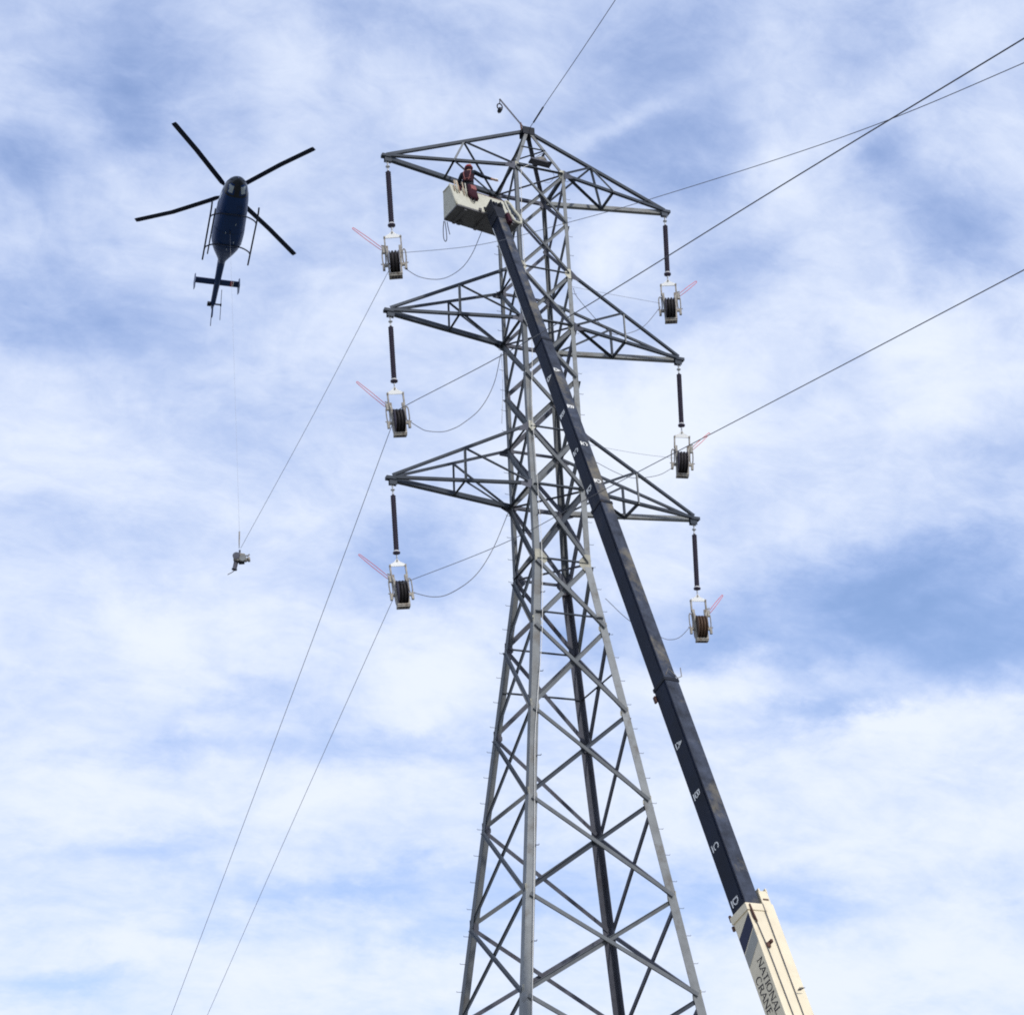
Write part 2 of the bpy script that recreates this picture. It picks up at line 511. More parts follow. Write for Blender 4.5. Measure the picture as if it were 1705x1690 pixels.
FACES = [('N', 'R', V((0, -1, 0))), ('L', 'N', V((-1, 0, 0))), ('R', 'F', V((1, 0, 0))), ('F', 'L', V((0, 1, 0)))]
panels = ['B1', 'M1', 'T2', 'B2', 'M2', 'T3', 'B3', 'W', 'v', 'a', 'b', 'c', 'd', 'e', 'f']
for i in range(len(panels) - 1):
    zt, zb = LV[panels[i]], LV[panels[i + 1]]
    low = zb < 24.9
    w = {'B1': .12, 'M1': .12, 'T2': .125, 'B2': .155, 'M2': .165, 'T3': .165, 'B3': .17, 'W': .165, 'v': .15}.get(panels[i], .135)
    for (p, q, nrm) in FACES:
        back = nrm.y > .5 or nrm.x > .5
        P1, P0, Q1, Q0 = leg_pt(p, zt), leg_pt(p, zb), leg_pt(q, zt), leg_pt(q, zb)
        # falling brace outside the leg flange, its plate against the face
        ins = .025
        a0, a1 = P1.lerp(Q0, ins), P1.lerp(Q0, 1 - ins)
        d = (a1 - a0).normalized()
        inpl = nrm.cross(d); inpl = -inpl if inpl.z < 0 else inpl
        off = nrm * .004
        MB().angle(a0 - inpl * w / 2 + off, a1 - inpl * w / 2 + off, w, .011, inpl, nrm, w * .5).build('brace', ('steel_dark' if random.random() < .5 else 'steel_brace') if back else 'steel_brace', tower)
        # rising brace inside the flange, outstanding leg at its upper edge
        b0, b1 = P0.lerp(Q1, ins), P0.lerp(Q1, 1 - ins)
        d = (b1 - b0).normalized()
        inpl = nrm.cross(d); inpl = -inpl if inpl.z < 0 else inpl
        off = -nrm * .06
        MB().angle(b0 + inpl * w / 2 + off, b1 + inpl * w / 2 + off, w, .011, -inpl, nrm, .05).build('brace', 'steel_dark' if back else ('steel_brace' if nrm.x < -.5 or random.random() < .45 else 'steel_arm'), tower)

# horizontals and diaphragms


def hbar(p, q, w=.08, mt='steel_arm', nm='horizontal'):
    p, q = V(p), V(q)
    return MB().angle(p, q, w, .009, (0, 0, 1), (q - p).cross(V((0, 0, 1)))).build(nm, mt, tower)


for lv in ('B1', 'T2', 'B2', 'T3', 'B3', 'W'):
    z = LV[lv]
    for (p, q, nrm) in FACES:
        P, Q = leg_pt(p, z), leg_pt(q, z)
        hbar(P.lerp(Q, .04) - nrm * .035, P.lerp(Q, .96) - nrm * .035, .115 if lv[0] == 'B' else .08, 'steel_dark' if nrm.y > .5 else 'steel_arm')
for lv in ('B1', 'B2', 'B3', 'W'):
    P, Q = leg_pt('L', LV[lv] - .03), leg_pt('R', LV[lv] - .03)
    hbar(P.lerp(Q, .05), P.lerp(Q, .95), .08, 'steel_dark', 'diaphragm_bar')
for (p, q, z) in (('L', 'F', 22.59), ('N', 'R', 22.95), ('L', 'F', 21.1), ('F', 'R', 21.1)):
    P, Q = leg_pt(p, z), leg_pt(q, z)
    hbar(P.lerp(Q, .03), P.lerp(Q, .97), .07)
zr = 42.25
hr = 1 - (zr - 40.93) / (ZP - 40.93)
ring = {k: V((SG[k][0] * hr, SG[k][1] * hr, zr)) for k in SG}
for a, b in (('N', 'R'), ('R', 'F'), ('F', 'L'), ('L', 'N'), ('L', 'R')):
    hbar(ring[a], ring[b] + V((0, 0, .012)), .065, 'steel_arm', 'peak_ring')

# gusset plates
for lv in panels[:-1]:
    z = LV[lv]
    s = .30 if z < 24.5 else .26
    if lv == 'W':
        s = .42
    if lv[0] == 'M':
        s = .2
    for k in 'NRLF':
        sx, sy = SG[k]
        p = leg_pt(k, z)
        big = lv in ('T2', 'T3', 'B2', 'B3', 'W')
        for ax, nrm in (((-sx, 0, 0), V((0, sy, 0))), ((0, -sy, 0), V((sx, 0, 0)))):
            ax = V(ax)
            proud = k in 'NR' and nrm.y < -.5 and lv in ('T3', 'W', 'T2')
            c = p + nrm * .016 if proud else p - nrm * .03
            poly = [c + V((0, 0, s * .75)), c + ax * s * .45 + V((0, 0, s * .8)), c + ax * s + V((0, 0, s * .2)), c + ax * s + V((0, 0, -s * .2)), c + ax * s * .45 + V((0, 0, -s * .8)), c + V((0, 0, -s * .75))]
            MB().prism(poly, -nrm * .012).build('gusset_plate', 'gusset' if (k in 'NR') else 'steel_dark', tower)

# step bolts on two legs
for k, dirx in (('L', -1), ('R', 1)):
    z = 5.0
    while z < 41:
        p = leg_pt(k, z)
        p.y -= SG[k][1] * .06
        MB().tube([p + V((dirx * -.02, 0, 0)), p + V((dirx * .17, 0, .0)), p + V((dirx * .18, 0, .03))], .008, 5).build('step_bolt', 'steel_dark', tower)
        z += .83
z = 6.3
while z < 40:
    p = leg_pt('N', z) + V((.27 if z < 25 else .2, -.03, 0))
    MB().tube([p + V((-.06, 0, 0)), p + V((.08, -.03, 0)), p + V((.09, -.03, .04))], .014, 5).build('step_bolt', 'steel_dark', tower)
    z += 2.9


def cross_arm(sx, zB, zT, X, peak=False):
    """arm towards sx; near side is y=-1, far side y=+1"""
    T = V((sx * X, 0, zB))
    rt = MB()
    rt.box(T + V((sx * .05, 0, .02)), (1, 0, 0), (0, 1, 0), (0, 0, 1), .17, .10, .055)
    rt.box(T + V((sx * -.02, -.055, -.10)), (1, 0, 0), (0, 1, 0), (0, 0, 1), .13, .011, .12)
    rt.box(T + V((sx * -.02, .055, -.10)), (1, 0, 0), (0, 1, 0), (0, 0, 1), .13, .011, .12)
    arm = rt.build('cross_arm', 'steel_arm', tower)
    Nb, Fb = V((sx, -1, zB)), V((sx, 1, zB))
    if peak:
        Nu = Fu = V((sx * .08, 0, zT))
    else:
        Nu, Fu = V((sx, -1, zT)), V((sx, 1, zT))
    t = .53
    tipN, tipF = T + V((0, -.09, 0)), T + V((0, .09, 0))

    def bar(nm, p, q, w, na, nb, mt='steel_arm', th=.011):
        MB().angle(p, q, w, th, na, nb).build(nm, mt, arm)

    # far bottom chord: upright plate towards the near side plus bottom plate
    bar('bottom_chord', tipF, Fb + V((0, -.05, 0)), .16, (0, 0, 1), (0, 1, 0), 'steel' if sx > 0 else 'steel_arm', th=.014)  # sunlit right and dull left chords: light put into the steel colour
    bar('bottom_chord', tipN, Nb + V((0, .03, 0)), .105, (0, 0, 1), (0, 1, 0))
    mNB, mFB = tipN.lerp(Nb, t), tipF.lerp(Fb, t)
    if peak:
        bar('upper_chord', T + V((0, 0, .08)), Nu, .115, (0, 0, 1), (0, 1, 0))
        mU = T.lerp(Nu, t + .02)
        mNU = mFU = mU
    else:
        bar('upper_chord', tipN + V((0, 0, .08)), Nu, .095, (0, 0, 1), (0, 1, 0))
        bar('upper_chord', tipF + V((0, 0, .08)), Fu, .085, (0, 0, 1), (0, 1, 0))
        mNU, mFU = tipN.lerp(Nu, t), tipF.lerp(Fu, t)
    for (root, tp_) in ((Nb, tipN), (Fb, tipF)) + (() if peak else ((Nu, tipN), (Fu, tipF))):
        dd = (tp_ - root).normalized()
        c = root + V((0, -.02 if root.y < 0 else .02, 0))
        up_ = V((0, 0, 1))
        MB().prism([c + up_ * .17 - dd * .02, c + dd * .34 + up_ * .06, c + dd * .36 - up_ * .06, c - up_ * .20 - dd * .02], V((0, .012, 0))).build('gusset_plate', 'steel_dark', arm)
    cam_side = (0, -1, 0)
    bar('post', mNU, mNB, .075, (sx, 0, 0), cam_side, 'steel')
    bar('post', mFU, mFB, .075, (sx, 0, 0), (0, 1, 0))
    bar('diagonal', mNU, Nb.lerp(mNU, .05), .085, (0, 0, 1), cam_side)
    bar('diagonal', mFU, Fb.lerp(mFU, .05), .06, (0, 0, 1), (0, 1, 0))
    bar('strut', mNB, mFB, .085, (0, 0, 1), (sx, 0, 0))
    if sx < 0:
        bar('diagonal', mNB, Fb.lerp(mNB, .06), .075, (0, 0, -1), (sx, 0, 0))
    else:
        bar('diagonal', mFB, Nb.lerp(mFB, .05), .085, (0, 0, -1), (sx, 0, 0))
    return arm


ARM_X = {1: 5.60, 2: 5.57, 3: 5.56}
for sx in (-1, 1):
    cross_arm(sx, 40.93, ZP - .08, ARM_X[1], True)
    cross_arm(sx, 34.28, 36.5, ARM_X[2])
    cross_arm(sx, 27.73, 29.95, ARM_X[3])

# peak cap, davit and its strut
pk = MB()
pk.box((0, 0, ZP - .05), (1, 0, 0), (0, 1, 0), (0, 0, 1), .20, .17, .10)
pk.box((.0, -.19, ZP - .14), (1, 0, 0), (0, 1, 0), (0, 0, 1), .24, .012, .17)
pk.box((.0, .19, ZP - .14), (1, 0, 0), (0, 1, 0), (0, 0, 1), .24, .012, .17)
pk.box((.21, 0, ZP + .03), (1, 0, 0), (0, 1, 0), (0, 0, 1), .07, .1, .07)
cap = pk.build('peak_cap', 'boom_black', tower, bevel=.01)
dv = MB().angle((-.03, -.05, ZP), (-1.03, 0, 44.78), .075, .01, (0, 0, -1), (0, 1, 0)).build('davit_arm', 'steel_dark', tower)
MB().angle((-.27, -.1, ZP - .1), (-.27, -.03, ZP + .32), .05, .008, (1, 0, 0), (0, 1, 0)).build('davit_strut', 'rail', tower)

# ------------------------------------------------------------------ insulators and stringing blocks


def make_insulator():
    root = empty('insulator')
    h = MB()
    ring_pts = [V((.045 * math.cos(t), 0, -.08 + .075 * math.sin(t))) for t in [2 * math.pi * i / 14 for i in range(14)]]
    h.tube(ring_pts, .017, 6, closed=True)
    ring_pts = [V((0, .04 * math.cos(t), -.21 + .07 * math.sin(t))) for t in [2 * math.pi * i / 14 for i in range(14)]]
    h.tube(ring_pts, .015, 6, closed=True)
    h.lathe((0, 0, -.27), (0, 0, -1), [(0, .02), (.01, .075), (.035, .075), (.045, .03), (.16, .026), (.21, .045)], 12)
    h.build('hanger_fitting', 'bright', root, True)
    prof = [(0, .03), (.02, .05)]
    n = 46
    for i in range(n):
        b = .04 + i * 2.10 / n
        p = 2.10 / n
        prof += [(b, .062), (b + p * .35, .094 if i % 2 == 0 else .086), (b + p * .62, .092 if i % 2 == 0 else .084), (b + p * .72, .060)]
    prof += [(2.16, .05), (2.18, .03)]
    MB().lathe((0, 0, -.48), (0, 0, -1), prof, 14).build('shed_stack', 'rubber', root, True)
    MB().lathe((0, 0, -2.60), (0, 0, -1), [(0, .05), (0, .10), (.035, .10), (.035, .05)], 16).build('grading_band', 'white_plate', root, True)
    e = MB()
    e.lathe((0, 0, -2.64), (0, 0, -1), [(0, .06), (.01, .13), (.05, .125), (.08, .05), (.10, .03)], 16)
    e.build('end_fitting', 'rubber', root, True)
    l = MB()
    l.tube([V((0, .033 * math.cos(t), -2.81 + .08 * math.sin(t))) for t in [2 * math.pi * i / 14 for i in range(14)]], .014, 6, closed=True)
    l.tube([(0, 0, -2.88), (0, 0, -2.95)], .03, 8)
    l.build('link', 'bright', root, True)
    return root


def make_block():
    """stringing block hung from z=0; wheel axis along x; guide rod on -x side"""
    root = empty('stringing_block')
    th = .03
    poly = [(-.045, 0, .03), (.045, 0, .03), (.10, 0, -.05), (.315, 0, -.17), (.315, 0, -.235), (-.315, 0, -.235), (-.315, 0, -.17), (-.10, 0, -.05)]
    MB().prism([(a, -th / 2, c) for a, _, c in poly], (0, th, 0)).build('yoke_plate', 'white_plate', root, bevel=.006)
    MB().tube([(0, -.05, -.02), (0, .05, -.02)], .03, 8).build('pin', 'cast', root)
    for s in (-1, 1):
        a = MB()
        a.box((s * .285, -.03, -.42), (1, 0, 0), (0, 1, 0), (0, 0, 1), .026, .013, .25)
        a.box((s * .285, .03, -.42), (1, 0, 0), (0, 1, 0), (0, 0, 1), .026, .013, .25)
        a.tube([(s * .285, -.06, -.20), (s * .285, .06, -.20)], .035, 8)
        a.build('link_strap', 'cast', root)
        b = MB()
        b.prism([(s * .30, -.07, -.60), (s * .30, .07, -.60), (s * .245, .12, -.85), (s * .225, .12, -1.80), (s * .225, -.12, -1.80), (s * .245, -.12, -.85)], (-s * .045, 0, 0))
        b.box((s * .215, -.085, -1.30), (1, 0, 0), (0, 1, 0), (0, 0, 1), .03, .03, .52)
        b.box((s * .24, 0, -.72), (1, 0, 0), (0, 1, 0), (0, 0, 1), .055, .055, .14)
        b.build('side_frame', 'cast', root, bevel=.006)
        cx = s * .355
        pts = []
        for i in range(20):
            t = 2 * math.pi * i / 20
            pts.append(V((cx + .06 * math.cos(t), 0, -1.03 + .30 * math.copysign(abs(math.sin(t)) ** .55, math.sin(t)))))
        MB().tube(pts, .024, 6, closed=True).build('guide_loop', 'cast', root, True)
        c = MB()
        c.box((s * .33, 0, -1.37), (1, 0, 0), (0, 1, 0), (0, 0, 1), .10, .045, .05)
        c.box((s * .385, 0, -1.46), (1, 0, 0), (0, 1, 0), (0, 0, 1), .045, .05, .11)
        c.tube([(s * .30, 0, -1.33), (s * .48, 0, -1.30)], .024, 6)
        c.build('rope_clamp', 'cast', root, bevel=.008)
    bt = MB()
    bt.box((0, 0, -1.84), (1, 0, 0), (0, 1, 0), (0, 0, 1), .235, .13, .045)
    bt.box((0, -.135, -1.80), (1, 0, 0), (0, 1, 0), (0, 0, 1), .235, .02, .03)
    bt.build('bottom_bar', 'cast', root, bevel=.01)
    for x in (-.11, 0, .11):
        MB().abox((x - .035, -.06, -1.893), (x + .035, .06, -1.887)).build('drain_slot', 'rubber', root)
    # wheel: three grooves side by side
    prof = [(-.175, .10)]
    for k in (-1, 0, 1):
        c = k * .115
        prof += [(c - .055, .45), (c - .03, .455), (c - .012, .41), (c, .385), (c + .012, .41), (c + .03, .455), (c + .055, .45)]
    prof += [(.175, .10)]
    wh = MB().lathe((0, 0, -1.31), (1, 0, 0), prof, 32).build('sheave', 'wheel', root, False)
    for k in (-.172, -.057, .057, .172):
        MB().lathe((k - .004, 0, -1.31), (1, 0, 0), [(0, .40), (0, .462), (.008, .462), (.008, .40)], 32).build('rim', 'rubber' if abs(k) > .1 else 'wheel', wh)
    MB().tube([(-.27, 0, -1.31), (.27, 0, -1.31)], .03, 8).build('axle', 'cast', root)
    # rod bracket and hairpin guide rod on the -x side
    br = MB()
    br.box((-.34, .0, -.66), (1, 0, 0), (0, 1, 0), (0, 0, 1), .075, .045, .06)
    br.tube([(-.30, 0, -.55), (-.42, 0, -.52)], .028, 6)
    br.box((-.35, 0, -.78), (1, 0, 0), (0, 1, 0), (0, 0, 1), .04, .05, .08)
    br.build('rod_bracket', 'cast', root, bevel=.008)
    d = V((-1.0, -.05, 1.0)).normalized()
    u = V((0, 1, 0)).cross(d).normalized()
    o = V((-.40, 0, -.68))
    L_ = 1.38
    pts = [o + u * .045, o + d * (L_ * .5) + u * .052, o + d * (L_ - .05) + u * .03]
    for i in range(1, 6):
        t = math.pi * i / 6
        pts.append(o + d * (L_ - .05 + .035 * math.sin(t)) + u * .03 * math.cos(t))
    pts += [o + d * (L_ - .05) - u * .03, o + d * (L_ * .5) - u * .052, o - u * .045]
    MB().tube(pts, .0115, 5).build('guide_rod', 'red_rod', root, True)
    return root


ins0 = make_insulator()
blk0 = make_block()
HANG = [  # side, arm, scale, yaw of block, insulator label, block label
    (-1, 1, 1.08, -20, 'dark rod insulator hanging from the top left cross arm beside the basket', 'stringing block hanging level with the basket, held by the top left insulator'),
    (-1, 2, 1.0, -9, 'dark rod insulator hanging from the middle left cross arm', 'twisted stringing block below the middle left cross arm'),
    (-1, 3, 1.0, -8, 'dark rod insulator hanging from the lowest left cross arm', 'stringing block below the lowest left cross arm'),
    (1, 1, 1.04, -23, 'dark rod insulator hanging from the top right cross arm', 'stringing block below the top right cross arm, above the middle arm tip'),
    (1, 2, 1.0, -18, 'dark rod insulator hanging from the middle right cross arm', 'stringing block below the middle right cross arm where a wire crosses'),
    (1, 3, 1.0, -13, 'dark rod insulator hanging from the lowest right cross arm', 'rusty brown stringing block below the lowest right cross arm beside the boom'),
]
zB = {1: 40.93, 2: 34.28, 3: 27.73}
for i, (sx, arm, sc, yaw, li, lb) in enumerate(HANG):
    io = ins0 if i == 0 else copy_tree(ins0)
    tip = V((sx * ARM_X[arm], 0, zB[arm] - .12))
    io.location = tip
    tilt = R(2.6) * sx
    if arm == 3:
        sc *= .96
    io.rotation_euler = (0, tilt, 0)
    io.scale = (sc, sc, sc)
    tag(io, li, 'insulator', 'insulators on the cross arms')
    bo = blk0 if i == 0 else copy_tree(blk0)
    down = V((-math.sin(tilt), 0, -math.cos(tilt)))
    bo.location = tip + down * 2.95 * sc
    lean = {(-1, 1): 1, (-1, 2): 4, (-1, 3): 3.5, (1, 1): 2, (1, 2): -1, (1, 3): 3}[(sx, arm)]
    bo.rotation_euler = (R({(-1, 2): 5, (-1, 3): -3, (1, 2): 4}.get((sx, arm), 0)), tilt - R(lean), R(yaw))
    bsz = sc * .94
    bo.scale = (bsz * (1 if sx < 0 else -1), bsz, bsz)
    if (sx, arm) == (1, 3):
        sh_ = [c for c in bo.children if c.name.startswith('sheave')][0]
        for c in [sh_] + list(sh_.children):
            c.data = c.data.copy()
            c.data.materials[0] = M['wheel_brown']
    if sx > 0:          # on the right the hairpin swings a little away from the viewer
        rod = [c for c in bo.children if c.name.startswith('guide_rod')][0]
        q = Matrix.Translation((-.40, 0, 0)) @ Matrix.Rotation(R(-40), 4, 'Z') @ Matrix.Translation((.40, 0, 0))
        rod.matrix_local = q
    tag(bo, lb, 'pulley block', 'stringing blocks below the insulators')

# ------------------------------------------------------------------ wires and ropes


def line(name, pts, r, mt, label, cat, sub=10, n=6, group=None):
    o = MB().tube(catmull(pts, sub), r, n).build(name, mt, None, True)
    return tag(o, label, cat, group)


line('conductor_wire', [(-5.45, -.0, 30.22), (-5.5, -1.50, 29.74), (-5.55, -9.93, 26.69), (-5.55, -16.74, 24.43), (-5.55, -25.12, 21.79), (-5.55, -32.31, 19.47), (-5.55, -40, 17.0)], .014, 'wire', 'wire from the middle left block rising to the upper right corner', 'wire')
line('pilot_wire', [(-5.45, -.0, 36.75), (-5.5, -1.77, 35.60), (-5.55, -8.88, 31.19), (-5.55, -15.32, 27.62), (-5.55, -19.95, 25.13), (-5.55, -27.28, 21.34), (-5.55, -32.20, 19.08), (-5.55, -39, 16.2)], .0085, 'wire', 'thin wire from the top left block passing behind the right arm to the right edge', 'wire')
line('conductor_wire', [(-5.4, -.0, 23.95), (-5.55, -2.12, 23.22), (-5.55, -9.98, 20.95), (-5.55, -16.07, 19.52), (-5.55, -24.16, 17.57), (-5.55, -31.29, 15.86), (-5.55, -40, 13.8)], .0105, 'wire', 'wire from the lowest left block crossing to the right edge at mid height', 'wire')
line('conductor_wire', [(-5.45, .0, 30.05), (-5.55, 11.88, 25.26), (-5.55, 35.54, 16.63), (-5.55, 50, 11.6), (-5.55, 80, 2.2)], .0105, 'wire', 'wire falling from the middle left block to the lower left', 'wire')
line('conductor_wire', [(-5.4, .1, 23.8), (-5.55, 13.36, 19.45), (-5.55, 27.12, 15.16), (-5.55, 42, 10.6), (-5.55, 70, 2.2)], .0085, 'wire', 'wire falling from the lowest left block to the lower left', 'wire')
line('pulling_line', [(-5.45, .2, 36.3), (-5.60, 10.31, 35.60), (-5.80, 22.1, 35.03)], .0085, 'wire', 'taut line from the top left block down to the carrier below the helicopter', 'line')
sw = line('shield_wire', [(0.05, -.2, 43.5), (0, -1.70, 43.33), (0, -5.12, 43.05), (0, -8.25, 42.84), (0, -14, 42.5), (0, -34, 41.6)], .0125, 'wire', 'overhead shield wire rising from the tower peak to the top edge', 'wire')
MB().tube([(0.03, -.62, 43.43), (0.0, -1.66, 43.335)], .034, 8).build('armour_rod', 'steel_dark', sw, True)

line('slack_rope', [(-5.07, -.10, 36.14), (-4.56, -.40, 35.65), (-3.88, -.70, 35.52), (-3.31, -1.0, 35.82), (-2.95, -1.3, 36.33), (-2.65, -1.7, 37.2)], .0125, 'rope', 'slack rope looping from the top left block to the underside of the basket', 'rope')
line('slack_rope', [(-4.98, 0, 30.05), (-4.48, .17, 29.91), (-4.2, .22, 29.87), (-3.67, .33, 29.98), (-3.3, .4, 30.16), (-2.83, .5, 30.52), (-2.07, .67, 31.35), (-1.47, .83, 32.52), (-1.08, 1.0, 33.93)], .0125, 'rope', 'wavy slack rope from the middle left block up to the tower leg', 'rope')
line('slack_rope', [(-4.95, 0, 23.72), (-4.17, .2, 23.73), (-3.48, .4, 24.02), (-2.54, .6, 24.82), (-1.78, .8, 25.99), (-1.05, 1.0, 27.61)], .0125, 'rope', 'slack rope from the lowest left block up to the tower leg', 'rope')
line('slack_rope', [(5.05, 0, 36.5), (4.09, -.25, 35.28), (3.06, -.5, 34.63), (2.35, -.75, 34.56), (1.22, -1.0, 35.49), (1.03, -1.02, 35.9)], .0105, 'rope', 'slack rope looping from the top right block behind the middle right arm', 'rope')
line('tag_line', [(5.05, 0, 36.66), (3.09, -.5, 36.3), (1.0, -1.02, 35.95)], .006, 'rope', 'thin straight line from the top right block to the tower leg', 'line')
line('slack_rope', [(4.98, 0, 29.73), (4.17, -.25, 29.15), (3.07, -.5, 28.77), (2.27, -.75, 28.76), (1.0, -1.0, 29.1)], .0105, 'rope', 'slack rope looping from the middle right block above the lowest right arm', 'rope')
line('tag_line', [(5.01, 0, 30.09), (3.29, -.5, 29.77), (1.0, -1.0, 29.55)], .006, 'rope', 'thin straight line from the middle right block to the tower leg', 'line')
line('slack_rope', [(4.98, 0, 23.53), (4.52, -.2, 23.09), (4.07, -.4, 22.86), (3.57, -.6, 22.82), (2.4, -.8, 23.18), (1.35, -1.2, 23.72)], .0105, 'rope', 'slack rope from the lowest right block disappearing behind the boom', 'rope')
line('hand_line', [(-.48, -1.10, 40.97), (-.79, -1.12, 40.61), (-.85, -1.12, 39.38), (-.87, -1.12, 37.01), (-.74, -1.12, 33.49), (-.88, -1.15, 30.61), (-.82, -1.12, 28.04), (-.79, -1.12, 25.33), (-1.01, -1.40, 22.8), (-1.16, -1.5, 21.57), (-1.42, -1.70, 20.12), (-1.55, -1.78, 19.25), (-1.69, -1.90, 18.40), (-1.96, -2.20, 15.75), (-2.20, -2.50, 13.67), (-2.62, -2.95, 9.98), (-3.3, -3.6, 3.0)], .011, 'white_rope', 'white hand line running down the near tower leg', 'rope', 5)
line('drop_rope', [(-1.05, 1.02, 34.0), (-1.08, .95, 32.6), (-1.2, .9, 31.0)], .009, 'white_rope', 'short pale rope hanging beside the far left tower leg', 'rope', 4)

# shield wire clamp on the davit
cl = empty('suspension_clamp', (-1.07, 0, 44.60))
tag(cl, 'small dark clamp ring hanging from the davit above the tower peak', 'clamp')
MB().tube([V((.105 * math.cos(t), 0, -.22 + .14 * math.sin(t))) for t in [2 * math.pi * i / 16 for i in range(16)]], .026, 6, closed=True).build('ring', 'boom_black', cl, True)
MB().box((0, 0, -.38), (1, 0, 0), (0, 1, 0), (0, 0, 1), .07, .11, .05).build('saddle', 'boom_black', cl, bevel=.012)
MB().tube([(0.02, 0, .16), (0, 0, -.08)], .018, 6).build('hook', 'boom_black', cl)
MB().tube([(0, -.13, -.42), (0, .13, -.42)], .03, 8).build('keeper', 'steel_dark', cl)

# gear resting in the tower head
pf = empty('hanging_platform', (.28, -.45, 41.72))
tag(pf, 'dark plank slung inside the tower peak with coiled rope on it', 'platform')
MB().box((0, 0, 0), (1, 0, -.06), (0, 1, 0), (.06, 0, 1), .42, .16, .035).build('plank', 'steel_dark', pf, bevel=.008)
for x in (-.36, .36):
    MB().tube([(x, 0, .03), (x * .3 + .12, .1, .42), (.22, .18, .62)], .012, 5).build('sling', 'rope', pf)
rc = MB()
for k in range(4):
    rc.tube([V((.22 * math.cos(t) * (1 - .06 * k) + .03, .12 * math.sin(t), .065 + .035 * k + .012 * math.sin(3 * t))) for t in [2 * math.pi * i / 18 for i in range(18)]], .022, 6, closed=True)
rco = rc.build('rope_coil', 'cast', None, True)
rco.location = (.28, -.45, 41.72)
tag(rco, 'grey rope coil heaped on the plank inside the tower peak', 'rope')
line('loose_cord', [(.62, -.5, 41.5), (.75, -.6, 41.1), (.55, -.62, 40.75), (.33, -.6, 40.72)], .007, 'rope', 'thin cord dangling in a curl below the slung plank', 'cord')

# ------------------------------------------------------------------ crane boom
crane = empty('boom_crane', (-.69, -16.10, 0))
tag(crane, 'telescopic crane boom with cream base section and black extensions reaching up to the basket', 'crane')
crane_off = V((-.69, -16.10, 0))
BB = V((-1.15, -13.03, 10.59)) - crane_off
bd = (V((-2.65, -3.0, 37.03)) - V((-1.15, -13.03, 10.59))).normalized()
bt_ = (V((0, 0, 1)) - bd * bd.z).normalized()
bs = bd.cross(bt_)
if bs.x > 0:
    bs = -bs


def bp(a, l, t):
    return BB + bd * a + bs * l + bt_ * t


def boom_box(mb, a0, a1, w, h, l0=0, t0=0):
    return mb.box(bp((a0 + a1) / 2, l0, t0), bd, bs, bt_, (a1 - a0) / 2, w / 2, h / 2)


SECT = [(.44, .55, -.6, 6.95), (.405, .515, 6.4, 13.65), (.38, .49, 13.1, 21.1), (.34, .45, 20.5, 28.1)]
secs = []
for i, (w, h, a0, a1) in enumerate(SECT):
    mb = MB()
    boom_box(mb, a0, a1, w, h)
    # longitudinal weld seam along the side and top edge
    boom_box(mb, a0 + .8, a1 - .02, .012, .03, w / 2, h / 2 - .045)
    s = mb.build('boom_section', 'boom', crane, bevel=.018)
    secs.append(s)
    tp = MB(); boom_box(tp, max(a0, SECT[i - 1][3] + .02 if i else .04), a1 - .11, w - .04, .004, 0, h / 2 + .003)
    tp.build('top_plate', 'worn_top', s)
    lip = MB()
    boom_box(lip, a1 - .10, a1 + .012, w + .035, h + .035)
    lip.build('section_collar', 'boom_black', s, bevel=.012)
    for sgn in (-1, 1):
        b = MB()
        boom_box(b, a1 - .2, a1 + .06, .06, .05, sgn * w * .3, -h / 2 - .03)
        b.build('wear_pad', 'rail', s)
# lug and bent guide on the second joint
lg = MB(); boom_box(lg, 6.55, 6.75, .05, .10, .235, -.315); lg.build('lug', 'rail', secs[0], bevel=.01)
gd = MB()
gd.tube([bp(7.05, .12, .27), bp(7.2, .05, .36), bp(7.05, -.12, .33), bp(7.0, -.24, .26), bp(7.05, -.36, .30), bp(7.35, -.42, .30)], .014, 6)
gd.build('rope_guide', 'cast', secs[0])
# pale hose along the lower edge of the tip section
MB().tube([bp(22.2 + k * .6, .165 + .006 * (k % 2), -.215 + .008 * ((k + 1) % 2)) for k in range(0, 10)], .017, 6).build('hose', 'white_rope', secs[3], True)

# markings: underlined A B C D on the side, repeated on the third extension's top
STROKES = {
    'A': [((0, 0), (.5, 1)), ((.5, 1), (1, 0)), ((.22, .38), (.78, .38))],
    'B': [((0, 0), (0, 1)), ((0, 1), (.75, .95)), ((.75, .95), (.8, .55)), ((.8, .55), (0, .52)), ((.8, .52), (.95, .25)), ((.95, .25), (.75, 0)), ((.75, 0), (0, 0))],
    'C': [((1, .82), (.7, 1)), ((.7, 1), (.25, .95)), ((.25, .95), (.02, .65)), ((.02, .65), (.02, .35)), ((.02, .35), (.25, .05)), ((.25, .05), (.7, 0)), ((.7, 0), (1, .18))],
    'D': [((0, 0), (0, 1)), ((0, 1), (.6, 1)), ((.6, 1), (1, .65)), ((1, .65), (1, .35)), ((1, .35), (.6, 0)), ((.6, 0), (0, 0))],
}


